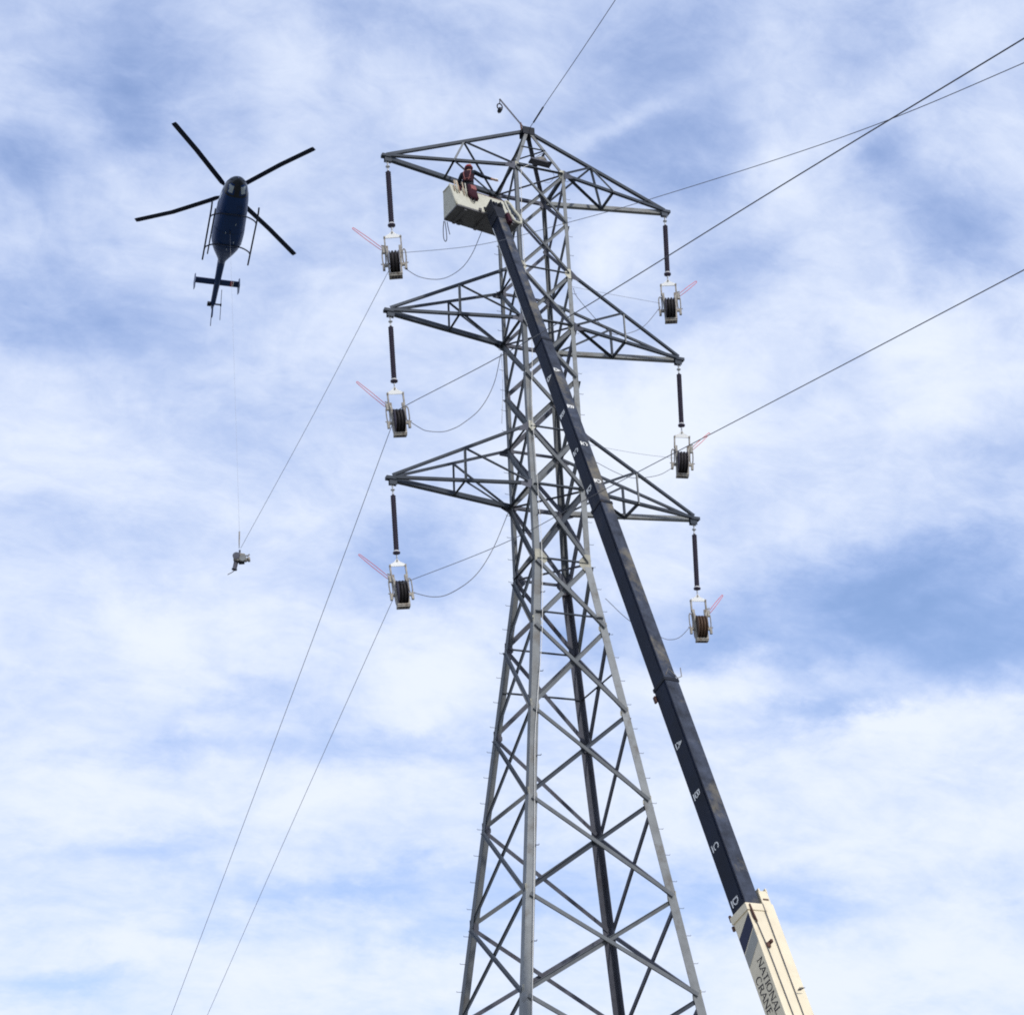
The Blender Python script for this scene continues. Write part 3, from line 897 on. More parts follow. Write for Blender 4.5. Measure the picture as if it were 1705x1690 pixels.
def mark(ch, a, c, size, wall, w, h, parent, stroke=.2):
    """letter on the side (wall='s') or top (wall='t') face; text runs towards the base, its top towards the boom top / right"""
    mb = MB()
    segs = list(STROKES[ch]) + [((-.05, -.34), (1.05, -.34))]
    for (p, q) in segs:
        P, Q = V((p[0], p[1])), V((q[0], q[1]))
        dd = Q - P
        ln = dd.length
        dd /= ln
        nn = V((-dd.y, dd.x))
        hw = stroke / 2
        cs = [P - dd * hw * .8 + nn * hw, P - dd * hw * .8 - nn * hw, Q + dd * hw * .8 - nn * hw, Q + dd * hw * .8 + nn * hw]
        poly = []
        for k in cs:
            x, y = (k.x - .5) * size * .8, (k.y - .4) * size
            if wall == 's':
                poly.append(bp(a - x, w / 2 + .004, c + y))
            else:
                poly.append(bp(a - x, c - y, h / 2 + .0065))
        mb.prism(poly, (bs if wall == 's' else bt_) * .003)
    mb.build('marking', 'white_decal', parent)


for ch, a in (('D', .30), ('C', 1.86), ('B', 3.40), ('A', 4.98)):
    mark(ch, a, -.03, .185, 's', SECT[0][0], SECT[0][1], secs[0], .21)
for ch, a in (('A', 19.4), ('B', 17.66), ('C', 15.98), ('D', 14.36)):
    mark(ch, a, -.02, .165, 's', SECT[2][0], SECT[2][1], secs[2], .30)
    mark(ch, a + .1, .02, .15, 't', SECT[2][0], SECT[2][1], secs[2], .26)

# cream base section
W1, H1 = .52, .64
base = MB(); boom_box(base, -9.2, -.02, W1, H1)
base = base.build('base_section', 'cream', crane, bevel=.02)
lip = MB(); boom_box(lip, -.16, .03, W1 + .05, H1 + .05)
lip.build('base_collar', 'cream', base, bevel=.01)
lp = MB(); boom_box(lp, -.05, .12, .05, .05, W1 / 2 - .02, -H1 / 2 - .05); boom_box(lp, -.30, -.18, .05, .06, W1 / 2, -H1 / 2 - .04)
lp.build('lug', 'rail', base)


def decal(name, pts, mt, depth=.004, parent=base):
    """pts as (a, c) on the side face, c along the boom top direction"""
    MB().prism([bp(a, W1 / 2 + .002, c) for a, c in pts], bs * depth).build(name, mt, parent)


hh = H1 / 2 - .02
decal('navy_stripe', [(-.22, hh), (-.58, hh), (-.96, -hh), (-.57, -hh)], 'navy_decal')
decal('grey_stripe', [(-.62, hh), (-.96, hh), (-1.33, -hh), (-1.0, -hh)], 'grey_decal')
# serif lettering drawn with thick and thin strokes
GL = {
    'N': [(.08, 0, .08, 1, .09), (.08, 1, .82, 0, .16), (.82, 0, .82, 1, .09)],
    'A': [(.0, 0, .42, 1, .09), (.42, 1, .84, 0, .16), (.17, .36, .67, .36, .08)],
    'T': [(.38, 0, .38, 1, .16), (0, .96, .76, .96, .08)],
    'I': [(.15, 0, .15, 1, .16)],
    'O': [],
    'L': [(.1, 0, .1, 1, .16), (.1, .04, .62, .04, .08)],
    'C': [],
    'R': [(.1, 0, .1, 1, .16), (.1, .96, .5, .94, .08), (.5, .94, .64, .74, .14), (.64, .74, .48, .52, .12), (.48, .52, .1, .5, .08), (.36, .5, .74, 0, .16)],
    'E': [(.1, 0, .1, 1, .16), (.1, .96, .6, .96, .08), (.1, .52, .52, .52, .08), (.1, .04, .64, .04, .08)],
}
WID = {'N': .95, 'A': .86, 'T': .78, 'I': .34, 'O': .98, 'L': .68, 'C': .9, 'R': .8, 'E': .74}
SERIF = {'N': [(.08, 1), (.08, 0), (.82, 1)], 'A': [(0, 0), (.84, 0)], 'T': [(.38, 0)], 'I': [(.15, 0), (.15, 1)], 'L': [(.1, 0), (.1, 1)], 'R': [(.1, 0), (.1, 1), (.76, 0)], 'E': [(.1, 0), (.1, 1)], 'O': [], 'C': []}


def word(txt, a_start, c_base, size, step=1.12):
    mb = MB()
    x0 = 0.0

    def seg(x1, y1, x2, y2, th):
        P, Q = V((x1, y1)), V((x2, y2))
        dd = (Q - P)
        if dd.length < 1e-6:
            return
        dd.normalize()
        nn = V((-dd.y, dd.x)) * th / 2
        pts = [P + nn, P - nn, Q - nn, Q + nn]
        mb.prism([bp(a_start - (x0 + q.x) * size, W1 / 2 + .003, c_base + q.y * size) for q in pts], bs * .003)

    for ch in txt:
        for s_ in GL[ch]:
            seg(*s_)
        if ch in 'OC':
            n = 22
            lo, hi = (0, 2 * math.pi) if ch == 'O' else (R(42), R(318))
            for k in range(n):
                t1, t2 = lo + (hi - lo) * k / n, lo + (hi - lo) * (k + 1) / n
                tm = (t1 + t2) / 2
                seg(.46 + .42 * math.cos(t1), .5 + .5 * math.sin(t1), .46 + .42 * math.cos(t2), .5 + .5 * math.sin(t2), .07 + .09 * abs(math.cos(tm)))
        for sx_, sy_ in SERIF[ch]:
            yy = .03 if sy_ == 0 else .97
            seg(sx_ - .16, yy, sx_ + .16, yy, .06)
        x0 += WID[ch] * step
    mb.build('lettering', 'ink', base)


word('NATIONAL', -1.33, .03, .195, 1.13)
word('CRANE', -1.66, -.235, .195, 1.16)

# ropes, clamp and hoses on the top of the base section
r1 = MB().tube([bp(-.25, .16, H1 / 2 + .02), bp(-1.1, .10, H1 / 2 + .025), bp(-3, .06, H1 / 2 + .02), bp(-8.5, .06, H1 / 2 + .02)], .013, 6).build('hoist_rope', 'wire', base)
r2_ = MB().tube([bp(.02, -.22, H1 / 2 + .03), bp(-3, -.23, H1 / 2 + .02), bp(-8.5, -.23, H1 / 2 + .02)], .013, 6).build('hoist_rope', 'wire', base)
ck = MB(); boom_box(ck, -1.16, -1.04, .10, .06, .06, H1 / 2 + .03); boom_box(ck, -1.08, -1.0, .06, .16, .0, H1 / 2 + .06)
ck.build('rope_clamp', 'rail', base, bevel=.015)
hk = MB(); boom_box(hk, -.42, -.06, .04, .05, .17, H1 / 2 + .02); hk.tube([bp(-.5, .15, H1 / 2 + .05), bp(-.3, .20, H1 / 2 + .08), bp(-.02, .19, H1 / 2 + .05)], .022, 6)
hk.build('latch', 'rail', base, bevel=.01)
for k in range(6):
    MB().tube([bp(-2.25, -.3 - .012 * k, H1 / 2 + .03), bp(-2.2, -.34 - .03 * k, H1 / 2 + .10)], .006, 4).build('tie_wire', 'rope', base)
# stowed jib along the right side
jb = MB(); boom_box(jb, -9.0, .10, .30, .34, -W1 / 2 - .19, .10); boom_box(jb, .10, .46, .26, .30, -W1 / 2 - .18, .11)
jib = jb.build('stowed_jib', 'cream', crane, bevel=.015)
jl = MB(); boom_box(jl, .20, .235, .16, .02, -W1 / 2 - .18, .263); jl.build('jib_slot', 'rail', jib)
je = MB(); boom_box(je, .42, .52, .04, .30, -W1 / 2 - .08, .12); boom_box(je, .42, .53, .04, .30, -W1 / 2 - .29, .12); je.build('jib_ear', 'cream', jib, bevel=.006)
# turret below the frame
tr = MB()
tr.abox((-.9, -.9, 1.0), (.9, .9, 1.6)); tr.abox((-.6, -.5, 1.6), (-.45, .9, 3.0)); tr.abox((.45, -.5, 1.6), (.6, .9, 3.0)); tr.abox((-1.2, -4.0, .5), (1.2, 4.0, 1.0))
tr.build('turret', 'cream', crane, bevel=.03)
for sx in (-1, 1):
    for yy in (-3, 0, 3):
        MB().lathe((sx * 1.05, yy, .52), (sx, 0, 0), [(0, .3), (0, .52), (.3, .52), (.3, .3)], 24).build('wheel', 'rubber', crane)

# boom head
hd = MB()
boom_box(hd, 27.7, 28.35, .40, .50)
boom_box(hd, 28.1, 28.75, .05, .42, .19, .02); boom_box(hd, 28.1, 28.75, .05, .42, -.19, .02)
head = hd.build('boom_head', 'boom_black', crane, bevel=.02)
MB().lathe(bp(28.45, -.16, .10), bs, [(0, .1), (0, .21), (.05, .17), (.10, .21), (.10, .1)], 20).build('tip_sheave', 'boom_black', head)
MB().lathe(bp(28.45, .05, .10), bs, [(0, .1), (0, .21), (.05, .17), (.10, .21), (.10, .1)], 20).build('tip_sheave', 'boom_black', head)
mb = MB(); boom_box(mb, 27.4, 27.9, .14, .20, -.20, .28); mb.build('reel', 'maroon', head, bevel=.03)
# bracket to the basket
MB().tube([bp(28.5, .12, -.1), bp(29.0, .10, -.35)], .07, 10).build('basket_pivot', 'boom_black', head)
MB().tube([bp(28.3, -.1, -.2), bp(28.75, -.12, -.55)], .05, 10).build('levelling_cylinder', 'steel', head)

# ------------------------------------------------------------------ work basket
bu = V((.986, .167, 0)); bv = V((.167, -.986, 0)); bz = V((0, 0, 1))
BO = V((-4.137, -1.83, 37.20))
basket = empty('work_basket', BO)
tag(basket, 'off white open work basket carried at the top of the boom', 'basket')


def kp(i, j, k):
    return bu * i + bv * j + bz * k


LB, DB, HB, TB = 2.50, .98, 1.18, .52


def near_j(k):
    return DB - (DB - TB) * (k / HB)


th = .045
fl = MB().prism([kp(.0, .0, 0), kp(LB, .0, 0), kp(LB, DB, 0), kp(0, DB, 0)], bz * .06).build('floor', 'floor_dark', basket)  # underside shade is in the dark floor colour
for i in (.35, 1.2, 2.2):
    MB().box(kp(i, DB / 2, -.035), bu, bv, bz, .05, DB / 2 - .04, .035).build('floor_beam', 'floor_dark', fl)
MB().prism([kp(0, DB, .062), kp(LB * .86, DB, .062), kp(LB * .86, near_j(HB), HB), kp(0, near_j(HB), HB)], -bv * th).build('front_panel', 'basket', basket)
MB().prism([kp(0, 0, .062), kp(LB, 0, .062), kp(LB, 0, HB), kp(0, 0, HB)], bv * th).build('rear_panel', 'basket', basket)
MB().prism([kp(0.001, th, .062), kp(0.001, DB - th, .062), kp(0.001, near_j(HB) - th, HB), kp(0.001, th, HB)], bu * th).build('end_panel', 'basket', basket)
MB().prism([kp(LB - .001, th, .062), kp(LB - .001, DB - .25, .062), kp(LB - .001, near_j(HB) - .1, HB - .2), kp(LB - .001, th, HB - .2)], -bu * th).build('end_panel', 'basket', basket)
# rolled edge at the left corner, rim rails
MB().tube([kp(0, near_j(k) - .01, k) for k in (.05, .4, .8, HB + .02)], .045, 8).build('corner_roll', 'basket', basket, True)
MB().tube([kp(0, near_j(HB), HB), kp(0.0, .02, HB)], .03, 8).build('rim', 'basket', basket)
MB().tube([kp(0, near_j(HB) - .02, HB + .01), kp(1.1, near_j(HB) - .02, HB + .01)], .028, 8).build('rim', 'basket', basket)
MB().tube([kp(1.1, near_j(HB) - .02, HB + .01), kp(2.3, near_j(HB) - .05, HB + .04)], .032, 8).build('rim', 'rail', basket)
# white hoop at the boom end
hp = [kp(LB - .28, .50, HB + .05), kp(LB - .12, .55, HB - .02), kp(LB + .02, .68, HB - .4), kp(LB + .10, .84, .45), kp(LB + .10, .93, .16), kp(LB - .02, .98, .06), kp(LB - .2, .98, .10), kp(LB - .26, .9, .35)]
MB().tube(catmull(hp, 5), .05, 8).build('end_hoop', 'basket', basket, True)
MB().tube([kp(LB - .28, .52, HB), kp(LB - .26, .80, .5), kp(LB - .24, .95, .12)], .04, 8).build('end_hoop', 'basket', basket, True)
for i in (.9, 1.9):
    MB().box(kp(i, DB + .02, .10), bu, bv, bz, .05, .025, .05).build('hinge', 'floor_dark', basket)
MB().box(kp(.48, DB * .2, -.09), bu, bv, bz, .06, .06, .05).build('foot', 'floor_dark', basket)
MB().box(kp(1.0, .36, .36), bu, bv, bz, .5, .26, .30).build('inner_step', 'floor_dark', basket, bevel=.01)

# tools slotted over the front rim, left of the person
hstick = 0
for i, (ii, ln, mt, lab, lean) in enumerate([
        (.08, .40, 'wood', 'pale wooden tool handle at the left corner of the basket', .05),
        (.17, .48, 'basket', 'white stick tool hooked over the left part of the basket rim', .02),
        (.27, .44, 'wood', 'tan tool handle beside the maroon pouch on the basket rim', -.04),
        (.54, .52, 'basket', 'longest pale stick tool on the basket rim next to the worker', .03),
        (.45, .50, 'wood', 'tan wooden handle right of the maroon pouch on the rim', .0)]):
    top_k = HB + .20
    ln -= .06
    a = kp(ii + lean, near_j(HB) + .06, top_k); b = kp(ii, near_j(HB - ln) + .035, HB - ln)
    o = empty('hand_tool', BO + a)
    tag(o, lab, 'tool', 'tools hung on the basket rim')
    MB().tube([V((0, 0, 0)), (b - a) * .5, b - a], [.018, .021, .018], 7).build('handle', mt, o, True)
    MB().tube([V((0, 0, .01)), V((0, 0, .05)) - bv * .06, V((0, 0, .0)) - bv * .12], .012, 6).build('hook', 'cast', o)
o = empty('tool_pouch', BO + kp(.36, near_j(HB) + .05, HB - .02))
tag(o, 'small maroon pouch hanging among the tools on the basket rim', 'pouch')
MB().box((0, 0, -.12), bu, bv, bz, .055, .035, .15).build('pouch_body', 'maroon', o, bevel=.02)
MB().tube([kp(-.03, 0, .02), kp(-.03, -.05, .06), kp(-.03, -.11, .02)], .009, 5).build('strap', 'maroon', o)

# big maroon bag and its black loop outside the front panel
bg = empty('tool_bag', BO + kp(.80, near_j(1.05) + .09, 1.05))
tag(bg, 'maroon canvas tool bag hanging outside the basket below the worker', 'bag')
sl = (bv * -.30 + bz).normalized()
nb_ = (bv + bz * .30).normalized()
mbx = MB()
prof = [(-.42, .13, .05), (-.38, .175, .085), (-.2, .185, .11), (.02, .165, .095), (.16, .175, .085), (.30, .15, .07), (.34, .13, .04)]
rings = []
for (hh_, wx, wy) in prof:
    rings.append([sl * hh_ + bu * (wx * math.copysign(abs(math.cos(t)) ** .4, math.cos(t)) + .025 * math.sin(hh_ * 9)) + nb_ * wy * math.copysign(abs(math.sin(t)) ** .6, math.sin(t)) for t in [2 * math.pi * j / 18 for j in range(18)]])
vs_ = [p for r_ in rings for p in r_]
fs = [(i * 18 + j, i * 18 + (j + 1) % 18, (i + 1) * 18 + (j + 1) % 18, (i + 1) * 18 + j) for i in range(len(prof) - 1) for j in range(18)]
fs += [tuple(range(17, -1, -1)), tuple((len(prof) - 1) * 18 + j for j in range(18))]
mbx.add(vs_, fs).build('bag_body', 'maroon', bg, True)
MB().box(nb_ * .10 + sl * .13 + bu * .03, bu, nb_, sl, .11, .014, .12).build('flap', 'pink', bg, bevel=.02)
MB().tube([bu * .06 + sl * .29 + nb_ * .0, bu * .05 + sl * .42 - nb_ * .02, -bu * .05 + sl * .42 - nb_ * .02, -bu * .06 + sl * .29], .016, 6).build('handle', 'pink', bg)
lpb = MB().tube([bu * (-.07 + .07 * math.cos(t)) + sl * (-.50 + .15 * math.sin(t)) + nb_ * .03 for t in [2 * math.pi * i / 20 for i in range(20)]], .017, 6, closed=True).build('black_loop', 'boom_black', None, True)
lpb.name = 'black_strap_loop'
lpb.location = bg.location
tag(lpb, 'black strap loop dangling below the maroon tool bag', 'strap')

# rope loops under the left end of the basket
line('rope_loop', [(-4.13, -1.80, 37.18), (-4.16, -1.80, 36.8), (-4.15, -1.80, 36.45), (-4.09, -1.80, 36.33), (-4.04, -1.80, 36.45), (-4.05, -1.80, 36.8), (-4.09, -1.80, 37.18)], .016, 'rope', 'grey rope loop hanging below the left end of the basket', 'rope', 6)
line('rope_end', [(-4.0, -1.78, 37.18), (-3.97, -1.8, 36.9), (-3.92, -1.8, 36.66)], .016, 'rope', 'short grey rope end hanging beside the rope loop under the basket', 'rope', 6)

# ------------------------------------------------------------------ person in the basket


def skin_mesh(name, verts, edges, radii, subdiv=2, root=0):
    me = bpy.data.meshes.new(name + '_src')
    me.from_pydata(verts, edges, [])
    ob = bpy.data.objects.new(name + '_src', me)
    col.objects.link(ob)
    md = ob.modifiers.new('skin', 'SKIN')
    sv = me.skin_vertices[0].data
    for i, r in enumerate(radii):
        sv[i].radius = r if isinstance(r, tuple) else (r, r)
        sv[i].use_root = (i == root)
    md.use_smooth_shade = True
    sb = ob.modifiers.new('sub', 'SUBSURF'); sb.levels = subdiv; sb.render_levels = subdiv
    dg = bpy.context.evaluated_depsgraph_get()
    ev = ob.evaluated_get(dg)
    out = bpy.data.meshes.new_from_object(ev)
    out.name = name
    bpy.data.objects.remove(ob)
    bpy.data.meshes.remove(me)
    return out


# local frame: x = facing direction, y = person's left, z up; feet at z=0
PV, PE, PR = [], [], []


def pv(p, r, link=None):
    PV.append(p); PR.append(r)
    i = len(PV) - 1
    if link is not None:
        PE.append((link, i))
    return i


pel = pv((0, 0, .95), (.155, .12))
sp1 = pv((.02, 0, 1.10), (.145, .11), pel)
sp2 = pv((.06, 0, 1.26), (.165, .12), sp1)
chs = pv((.10, 0, 1.41), (.165, .115), sp2)
nk = pv((.14, 0, 1.52), .062, chs)
hd1 = pv((.165, 0, 1.61), (.082, .082), nk)
hd2 = pv((.185, 0, 1.71), (.085, .092), hd1)
pv((.275, 0, 1.635), .022, hd1)
for s in (1, -1):
    sh = pv((.10, s * .19, 1.43), .078, chs)
    if s < 0:       # right arm reaching forward and a little down
        el_ = pv((.22, s * .42, 1.30), .062, sh)
        wr = pv((.33, s * .65, 1.25), .045, el_)
    else:           # left arm resting on the rim
        el_ = pv((.20, s * .33, 1.18), .058, sh)
        wr = pv((.42, s * .24, 1.08), .042, el_)
    d = (V(PV[wr]) - V(PV[el_])).normalized()
    pm = pv(tuple(V(PV[wr]) + d * .07), (.036, .024), wr)
    side = V((0, 1, 0))
    for k, (oy, ln) in enumerate(((-.033, .075), (-.011, .088), (.011, .083), (.033, .064))):
        f1 = pv(tuple(V(PV[pm]) + d * .045 + side * oy * .9), .0105, pm)
        f2 = pv(tuple(V(PV[f1]) + d * ln * .55 + V((0, 0, -.012))), .0095, f1)
        pv(tuple(V(PV[f2]) + d * ln * .40 + V((0, 0, -.026))), .0085, f2)
    t1 = pv(tuple(V(PV[wr]) + d * .035 + side * (.045 * -s) + V((0, 0, -.005))), .012, wr)
    pv(tuple(V(PV[t1]) + d * .05 + side * (.012 * -s) + V((0, 0, -.012))), .010, t1)
    hp_ = pv((0, s * .095, .88), .098, pel)
    kn = pv((.05, s * .11, .48), .066, hp_)
    an = pv((0.0, s * .11, .10), .046, kn)
    ft = pv((.07, s * .115, .045), .045, an)
    pv((.19, s * .12, .035), .036, ft)

pm_ = skin_mesh('person', PV, PE, PR, 2, pel)
for nm in ('jacket', 'trousers', 'skin', 'boots'):
    pm_.materials.append(M[nm])
for p in pm_.polygons:
    c = p.center
    p.use_smooth = True
    if c.z > 1.545:
        p.material_index = 2
    elif (c.y < -.64 and c.z > 1.05) or (c.x > .44 and c.z > .98 and c.z < 1.14 and c.y > 0):
        p.material_index = 2
    elif c.z > .93:
        p.material_index = 0
    elif c.z > .14:
        p.material_index = 1
    else:
        p.material_index = 3
person = bpy.data.objects.new('person', pm_)
col.objects.link(person)
PLOC = BO + kp(.84, .33, .66)
person.location = PLOC
person.rotation_euler = (0, 0, math.atan2(bu.y, bu.x) + R(48))
person.scale = (1.24, 1.2, 1.06)
tag(person, 'worker in red hard hat, maroon vest and dark jacket reaching out from the basket', 'person')
# hard hat
hat = MB()
hat.lathe((.175, 0, 1.695), (.12, 0, 1), [(0, .128), (.012, .130), (.014, .118), (.05, .116), (.09, .100), (.118, .070), (.132, .03), (.134, .001)], 20)
hat = hat.build('hard_hat', 'helmet', person, True)
br = MB()
br.prism([(.27, .09, 1.690), (.345, .055, 1.674), (.365, 0, 1.670), (.345, -.055, 1.674), (.27, -.09, 1.690)], (0, 0, .012))
br.build('hat_brim', 'helmet', hat)
MB().box((.12, -.05, 1.80), (1, 0, .2), (0, 1, 0), (-.2, 0, 1), .035, .03, .02).build('hat_badge', 'helmet_white', hat, bevel=.01)
# hood / hair at the back of the neck
hr = MB()
hr.lathe((.135, 0, 1.57), (.25, 0, 1), [(0, .05), (.02, .09), (.07, .104), (.11, .10), (.125, .05)], 16)
hr.build('neck_cloth', 'vest', person, True)
# sleeveless vest around the torso
rows = [(.93, 0.0, .175, .140), (1.02, .01, .172, .138), (1.14, .03, .168, .135), (1.26, .06, .180, .142), (1.36, .085, .186, .140), (1.44, .105, .165, .125), (1.50, .125, .10, .095)]
vs_ = []
for (z, xo, wy, wx) in rows:
    for j in range(20):
        t = 2 * math.pi * j / 20
        vs_.append((xo + wx * math.cos(t), wy * math.sin(t), z + .012 * math.sin(3 * t)))
fs = [(i * 20 + j, i * 20 + (j + 1) % 20, (i + 1) * 20 + (j + 1) % 20, (i + 1) * 20 + j) for i in range(len(rows) - 1) for j in range(20)]
MB().add(vs_, fs).build('vest', 'vest', person, True)
hb = MB()
for s in (-1, 1):
    hb.tube([(-.145 + .0, s * .05, .96), (-.12, s * .09, 1.15), (-.085, s * .11, 1.32), (-.01, s * .10, 1.47), (.12, s * .09, 1.505)], .013, 5)
hb.tube([(-.13, -.13, 1.02), (-.15, 0, 1.02), (-.13, .13, 1.02)], .014, 5)
hb.build('harness_strap', 'pink', person)
gl = MB().box((.385, -.77, 1.235), (.4, -.9, -.1), (.9, .4, 0), (0, -.1, 1), .06, .05, .02).build('work_glove', 'helmet_white', person, bevel=.01)

# ------------------------------------------------------------------ helicopter
heli = empty('helicopter', (-6.854, 21.91, 51.822))
Rz = Matrix.Rotation(R(-94.69), 4, 'Z'); Ry = Matrix.Rotation(R(-13.378), 4, 'Y')
heli.rotation_mode = 'QUATERNION'
heli.rotation_quaternion = (Rz @ Ry).to_quaternion()
tag(heli, 'dark navy four-bladed helicopter on skids hovering at the left', 'helicopter')
ST = [(2.97, 1.02, .03, .03), (2.93, 1.03, .13, .12), (2.82, 1.05, .26, .24), (2.62, 1.07, .41, .38), (2.35, 1.10, .53, .50), (2.0, 1.14, .62, .60), (1.5, 1.18, .69, .68), (.9, 1.20, .74, .74),
      (.2, 1.20, .77, .76), (-.6, 1.21, .80, .77), (-1.15, 1.24, .78, .74), (-1.65, 1.30, .68, .65), (-2.1, 1.38, .52, .53), (-2.5, 1.45, .35, .40), (-2.85, 1.51, .22, .28), (-3.1, 1.54, .175, .2)]
NR, NS = 40, 52


def st_at(x):
    xs = [s[0] for s in ST]
    for i in range(len(ST) - 1):
        if xs[i] >= x >= xs[i + 1]:
            t = (xs[i] - x) / (xs[i] - xs[i + 1])
            a, b = ST[i], ST[i + 1]
            return tuple(a[k] + (b[k] - a[k]) * t for k in range(4))
    return ST[-1]


def fus_ring(x, grow=0.0):
    _, zc, w, h = st_at(x)
    out = []
    for j in range(NR):
        t = 2 * math.pi * j / NR
        c, s = math.cos(t), math.sin(t)
        e = .78
        out.append(V((x, (w + grow) * math.copysign(abs(c) ** e, c), zc + (h + grow) * math.copysign(abs(s) ** e, s))))
    return out


fx = [2.97 - (2.97 + 3.10) * (i / (NS - 1)) ** 1.25 for i in range(NS)]
vs_ = [p for x in fx for p in fus_ring(x)]
fs = [(i * NR + j, i * NR + (j + 1) % NR, (i + 1) * NR + (j + 1) % NR, (i + 1) * NR + j) for i in range(NS - 1) for j in range(NR)]
fs += [tuple(range(NR)), tuple((NS - 1) * NR + j for j in range(NR - 1, -1, -1))]
body = MB().add(vs_, fs).build('fuselage', 'heli', heli, True)
gv = [p for x in fx for p in fus_ring(x, .008)]


def patch(name, cond, mt):
    use = [f for f in fs[:-2] if cond(sum((gv[i] for i in f), V()) / 4)]
    if not use:
        return
    idx = sorted({i for f in use for i in f})
    mp = {k: i for i, k in enumerate(idx)}
    MB().add([gv[i] for i in idx], [tuple(mp[i] for i in f) for f in use]).build(name, mt, body, True)


for s in (-1, 1):
    patch('windshield', lambda c: c.x > 1.6 and c.z > 1.12 and s * c.y > .05, 'glass')
    patch('chin_window', lambda c: 2.25 < c.x < 2.62 and c.z < .86 and .2 < s * c.y < .40, 'chin')  # pale patches carry the reflection as colour
    patch('door_window', lambda c: .75 < c.x < 1.5 and 1.25 < c.z < 1.72 and s * c.y > .4, 'glass')
    patch('door_window', lambda c: -.5 < c.x < .6 and 1.25 < c.z < 1.72 and s * c.y > .4, 'glass')
    patch('side_stripe', lambda c: -1.0 < c.x < 1.9 and .98 < c.z < 1.1 and s * c.y > .5, 'chin' if s < 0 else 'heli')
patch('nose_cap', lambda c: c.x > 2.05 and c.z < 1.12 and not (2.2 < c.x < 2.68 and c.z < .9 and .15 < abs(c.y) < .46), 'glass')
for x in (.95, -.2, -1.2):
    MB().tube([fus_ring(x, .004)[j] for j in range(22, 39)], .008, 4).build('panel_seam', 'heli_dark', body)
# engine cowling and mast
cw = []
CWS = [(1.25, 1.85, .05, .05), (1.05, 1.92, .30, .20), (.6, 1.98, .42, .42), (0, 2.0, .46, .52), (-.8, 1.98, .46, .50), (-1.5, 1.9, .40, .40), (-2.1, 1.8, .28, .25), (-2.4, 1.7, .1, .1)]
for (x, zc, w, h) in CWS:
    for j in range(20):
        t = 2 * math.pi * j / 20
        cw.append((x, w * math.cos(t), zc + h * math.sin(t)))
MB().add(cw, [(i * 20 + j, i * 20 + (j + 1) % 20, (i + 1) * 20 + (j + 1) % 20, (i + 1) * 20 + j) for i in range(len(CWS) - 1) for j in range(20)]).build('engine_cowling', 'heli', heli, True)
MB().lathe((0, 0, 2.4), (0, 0, 1), [(0, .11), (.75, .07), (.76, .17), (.90, .20), (1.0, .2), (1.06, .08)], 16).build('rotor_mast', 'heli_dark', heli, True)
# rotor blades at rest
HZ = 3.33
for (azd, flap) in ((132.5, 0.0), (236.5, 3.5), (321.5, -4.0), (43.0, -4.5)):
    a, fl_ = R(azd), R(flap)
    rd = V((math.cos(a) * math.cos(fl_), math.sin(a) * math.cos(fl_), math.sin(fl_)))
    td = V((-math.sin(a), math.cos(a), 0))
    nd = rd.cross(td)
    o = V((0, 0, HZ))
    vv = []
    rows = [(.18, .055, .05), (.55, .06, .045), (.75, .13, .03), (1.1, .137, .022), (3.2, .137, .020), (5.2, .137, .016), (5.33, .12, .010)]
    for (r, hw, t) in rows:
        droop = nd * (.05 * math.sin(math.pi * r / 5.33) if flap > 0 else -.02 * r)
        droop = nd * (.12 * math.sin(math.pi * r / 5.33)) if flap <= 0 else nd * (-.22 * math.sin(math.pi * r / 5.33))
        for q in ((1, .0), (.5, 1), (-.3, .9), (-1, 0), (-.3, -.5), (.5, -.6)):
            vv.append(o + rd * r + td * hw * q[0] + nd * t * q[1] + droop)
    ff = [(i * 6 + j, i * 6 + (j + 1) % 6, (i + 1) * 6 + (j + 1) % 6, (i + 1) * 6 + j) for i in range(len(rows) - 1) for j in range(6)]
    ff += [(0, 1, 2, 3, 4, 5), tuple((len(rows) - 1) * 6 + j for j in range(5, -1, -1))]
    MB().add(vv, ff).build('rotor_blade', 'blade', heli, True)
# tail boom, stabiliser, fins
MB().tube([(-2.3, 0, 1.50), (-2.75, 0, 1.53), (-4.5, 0, 1.64), (-6.3, 0, 1.76), (-6.75, 0, 1.80)], [.27, .205, .165, .13, .05], 14).build('tail_boom', 'heli', heli, True)
sb = MB(); sb.prism([(-4.52, -1.12, 1.68), (-4.52, 1.12, 1.68), (-4.92, 1.12, 1.68), (-4.92, -1.12, 1.68)], (0, 0, .05))
sb = sb.build('stabiliser', 'heli', heli, bevel=.015)
MB().box((-4.72, .74, 1.675), (1, 0, 0), (0, 1, 0), (0, 0, 1), .19, .06, .003).build('stripe', 'red_stripe', sb)
MB().box((-4.72, .83, 1.675), (1, 0, 0), (0, 1, 0), (0, 0, 1), .19, .022, .003).build('stripe', 'white_plate', sb)
for s in (-1, 1):
    MB().prism([(-4.45, s * 1.13, 1.42), (-4.85, s * 1.13, 1.22), (-5.30, s * 1.13, 1.55), (-5.30, s * 1.13, 2.05), (-4.75, s * 1.13, 2.15), (-4.45, s * 1.13, 1.9)], (0, s * .03, 0)).build('end_fin', 'heli', heli)
MB().prism([(-6.15, -.02, 1.80), (-6.75, -.02, 2.75), (-7.05, -.02, 2.75), (-6.72, -.02, 1.80), (-6.80, -.02, 1.15), (-6.55, -.02, 1.10), (-6.25, -.02, 1.66)], (0, .05, 0)).build('vertical_fin', 'heli', heli, bevel=.012)
MB().box((-6.35, -.20, 1.72), (1, 0, 0), (0, 1, 0), (0, 0, 1), .13, .10, .06).build('tail_light', 'heli_dark', heli, bevel=.02)
